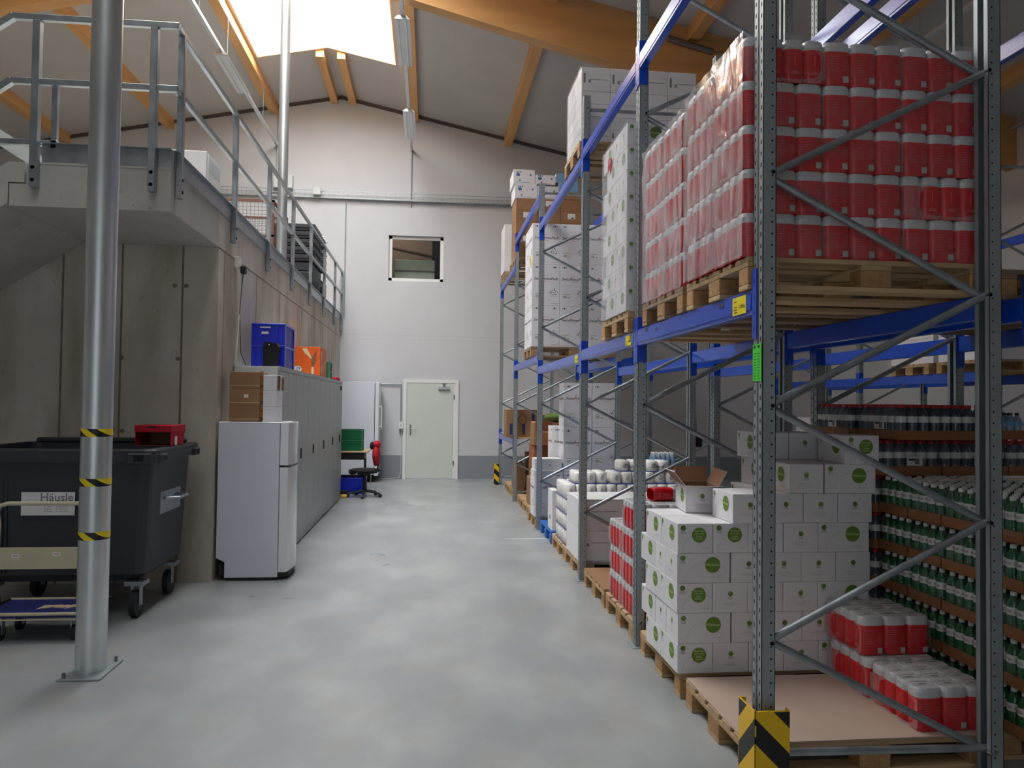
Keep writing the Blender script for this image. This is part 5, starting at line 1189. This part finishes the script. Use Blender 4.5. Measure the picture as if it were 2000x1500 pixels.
b.build('wire_mesh', t)
zt = 4.0
for k in range(5):
    t = thing('folded_table', 'dark folded table, %s in the stack on the mezzanine' % ORD[k], 'folding table', (-2.75, 13.0, zt+.13*k), 0, 'dark folded tables stacked on the mezzanine')
    b = MB(); b.box(0, .78, 0, 1.3, .04, .105, 'charcoal', .006); b.box(.02, .76, .02, 1.28, .0, .04, 'black'); b.build('table_top', t)
    b = MB()
    for y in (.75, .95, 1.15): b.tube([(.76, y, .05), (.81, y+.02, .03), (.81, y+.1, .06), (.77, y+.12, .09)], .014, 'chrome', 8)
    b.build('folding_leg_bracket', t)
b = MB(); b.box(0, .75, 0, 1.25, 0, .5, 'black', .03); b.box(.02, .72, .02, 1.2, .5, .665, 'charcoal', .02); b.cyl((.75, .3, .25), (.79, .3, .25), .12, 'rubber', 18); b.cyl((.75, .95, .25), (.79, .95, .25), .12, 'rubber', 18)
tag(b.build('black_equipment_base', None, (-2.75, 13.02, MZ)), 'black wheeled equipment under the stack of dark folded tables', 'equipment')
b = MB(); b.ball((0, 0, .07), .06, 'cabtop', 12, (1.3, 1, .8)); b.cyl((-.1, 0, .02), (.08, 0, .1), .03, 'cream'); tag(b.build('white_fitting', None, (-2.06, 12.6, 3.78)), 'pale metal fitting leaning at the near end of the dark stack', 'fitting') if False else None
crate(-2.7, 14.75, MZ, .6, .7, .62, 'black', 'black', 'black crate on the mezzanine right of the folded tables', None)
b = MB(); b.cyl((0, 0, 0), (0, 0, .2), .13, 'cabtop', 18, .16); tag(b.build('pale_bucket', None, (-2.08-.12, 14.45, MZ)), 'pale bucket on the mezzanine edge below the folded tables', 'bucket') if False else None
b = MB(); b.ball((0, 0, .13), .13, 'inkred', 16); tag(b.build('red_ball', None, (-2.12, 14.5+.05, MZ+.14)), 'x', 'x') if False else None
b = MB(); b.box(-.12, .12, -.14, .14, 0, .26, 'cabtop', .02); tag(b.build('pale_box', None, (-2.12, 14.55, MZ)), 'pale box at the mezzanine edge under the red helmet', 'box')
b = MB(); b.ball((0, 0, 0), .12, 'inkred', 16, (1, 1, .85)); tag(b.build('red_helmet', None, (-2.12, 14.58, MZ+.36)), 'round red helmet on a pale box on the mezzanine edge', 'helmet')

# floor line and roof tie
b = MB(); b.box(0, .5, 0, .03, 0, .002, 'frame'); tag(b.build('floor_marking', None, (.93, 9.13, 0)), 'short white line on the floor beside the blue plastic pallet', 'floor marking')
b = MB(); b.cyl((3.3, 10.36, 6.86), (3.95, 10.36, 6.7), .045, 'steel', 10); b.cyl((3.95, 10.36, 6.7), (5.4, 10.36, 7.0-.2), .008, 'steel', 6); b.cyl((3.3, 10.36, 6.86), (3.05, 10.36, 7.15), .012, 'steel', 6)
tag(b.build('roof_tie'), 'dark steel tie and rod fixed to the near face of the glulam beam', 'roof tie')
b = MB(); b.tube([(0, 0, 0), (.01, 0, -.28), (.03, 0, -.3)], .006, 'black', 6); b.box(-.02, .07, -.02, .02, -.42, -.29, 'black', .01)
tag(b.build('hanging_plug', None, (2.51, 6.99, 1.66)), 'black plug hanging on a short cable from the middle racking', 'plug')
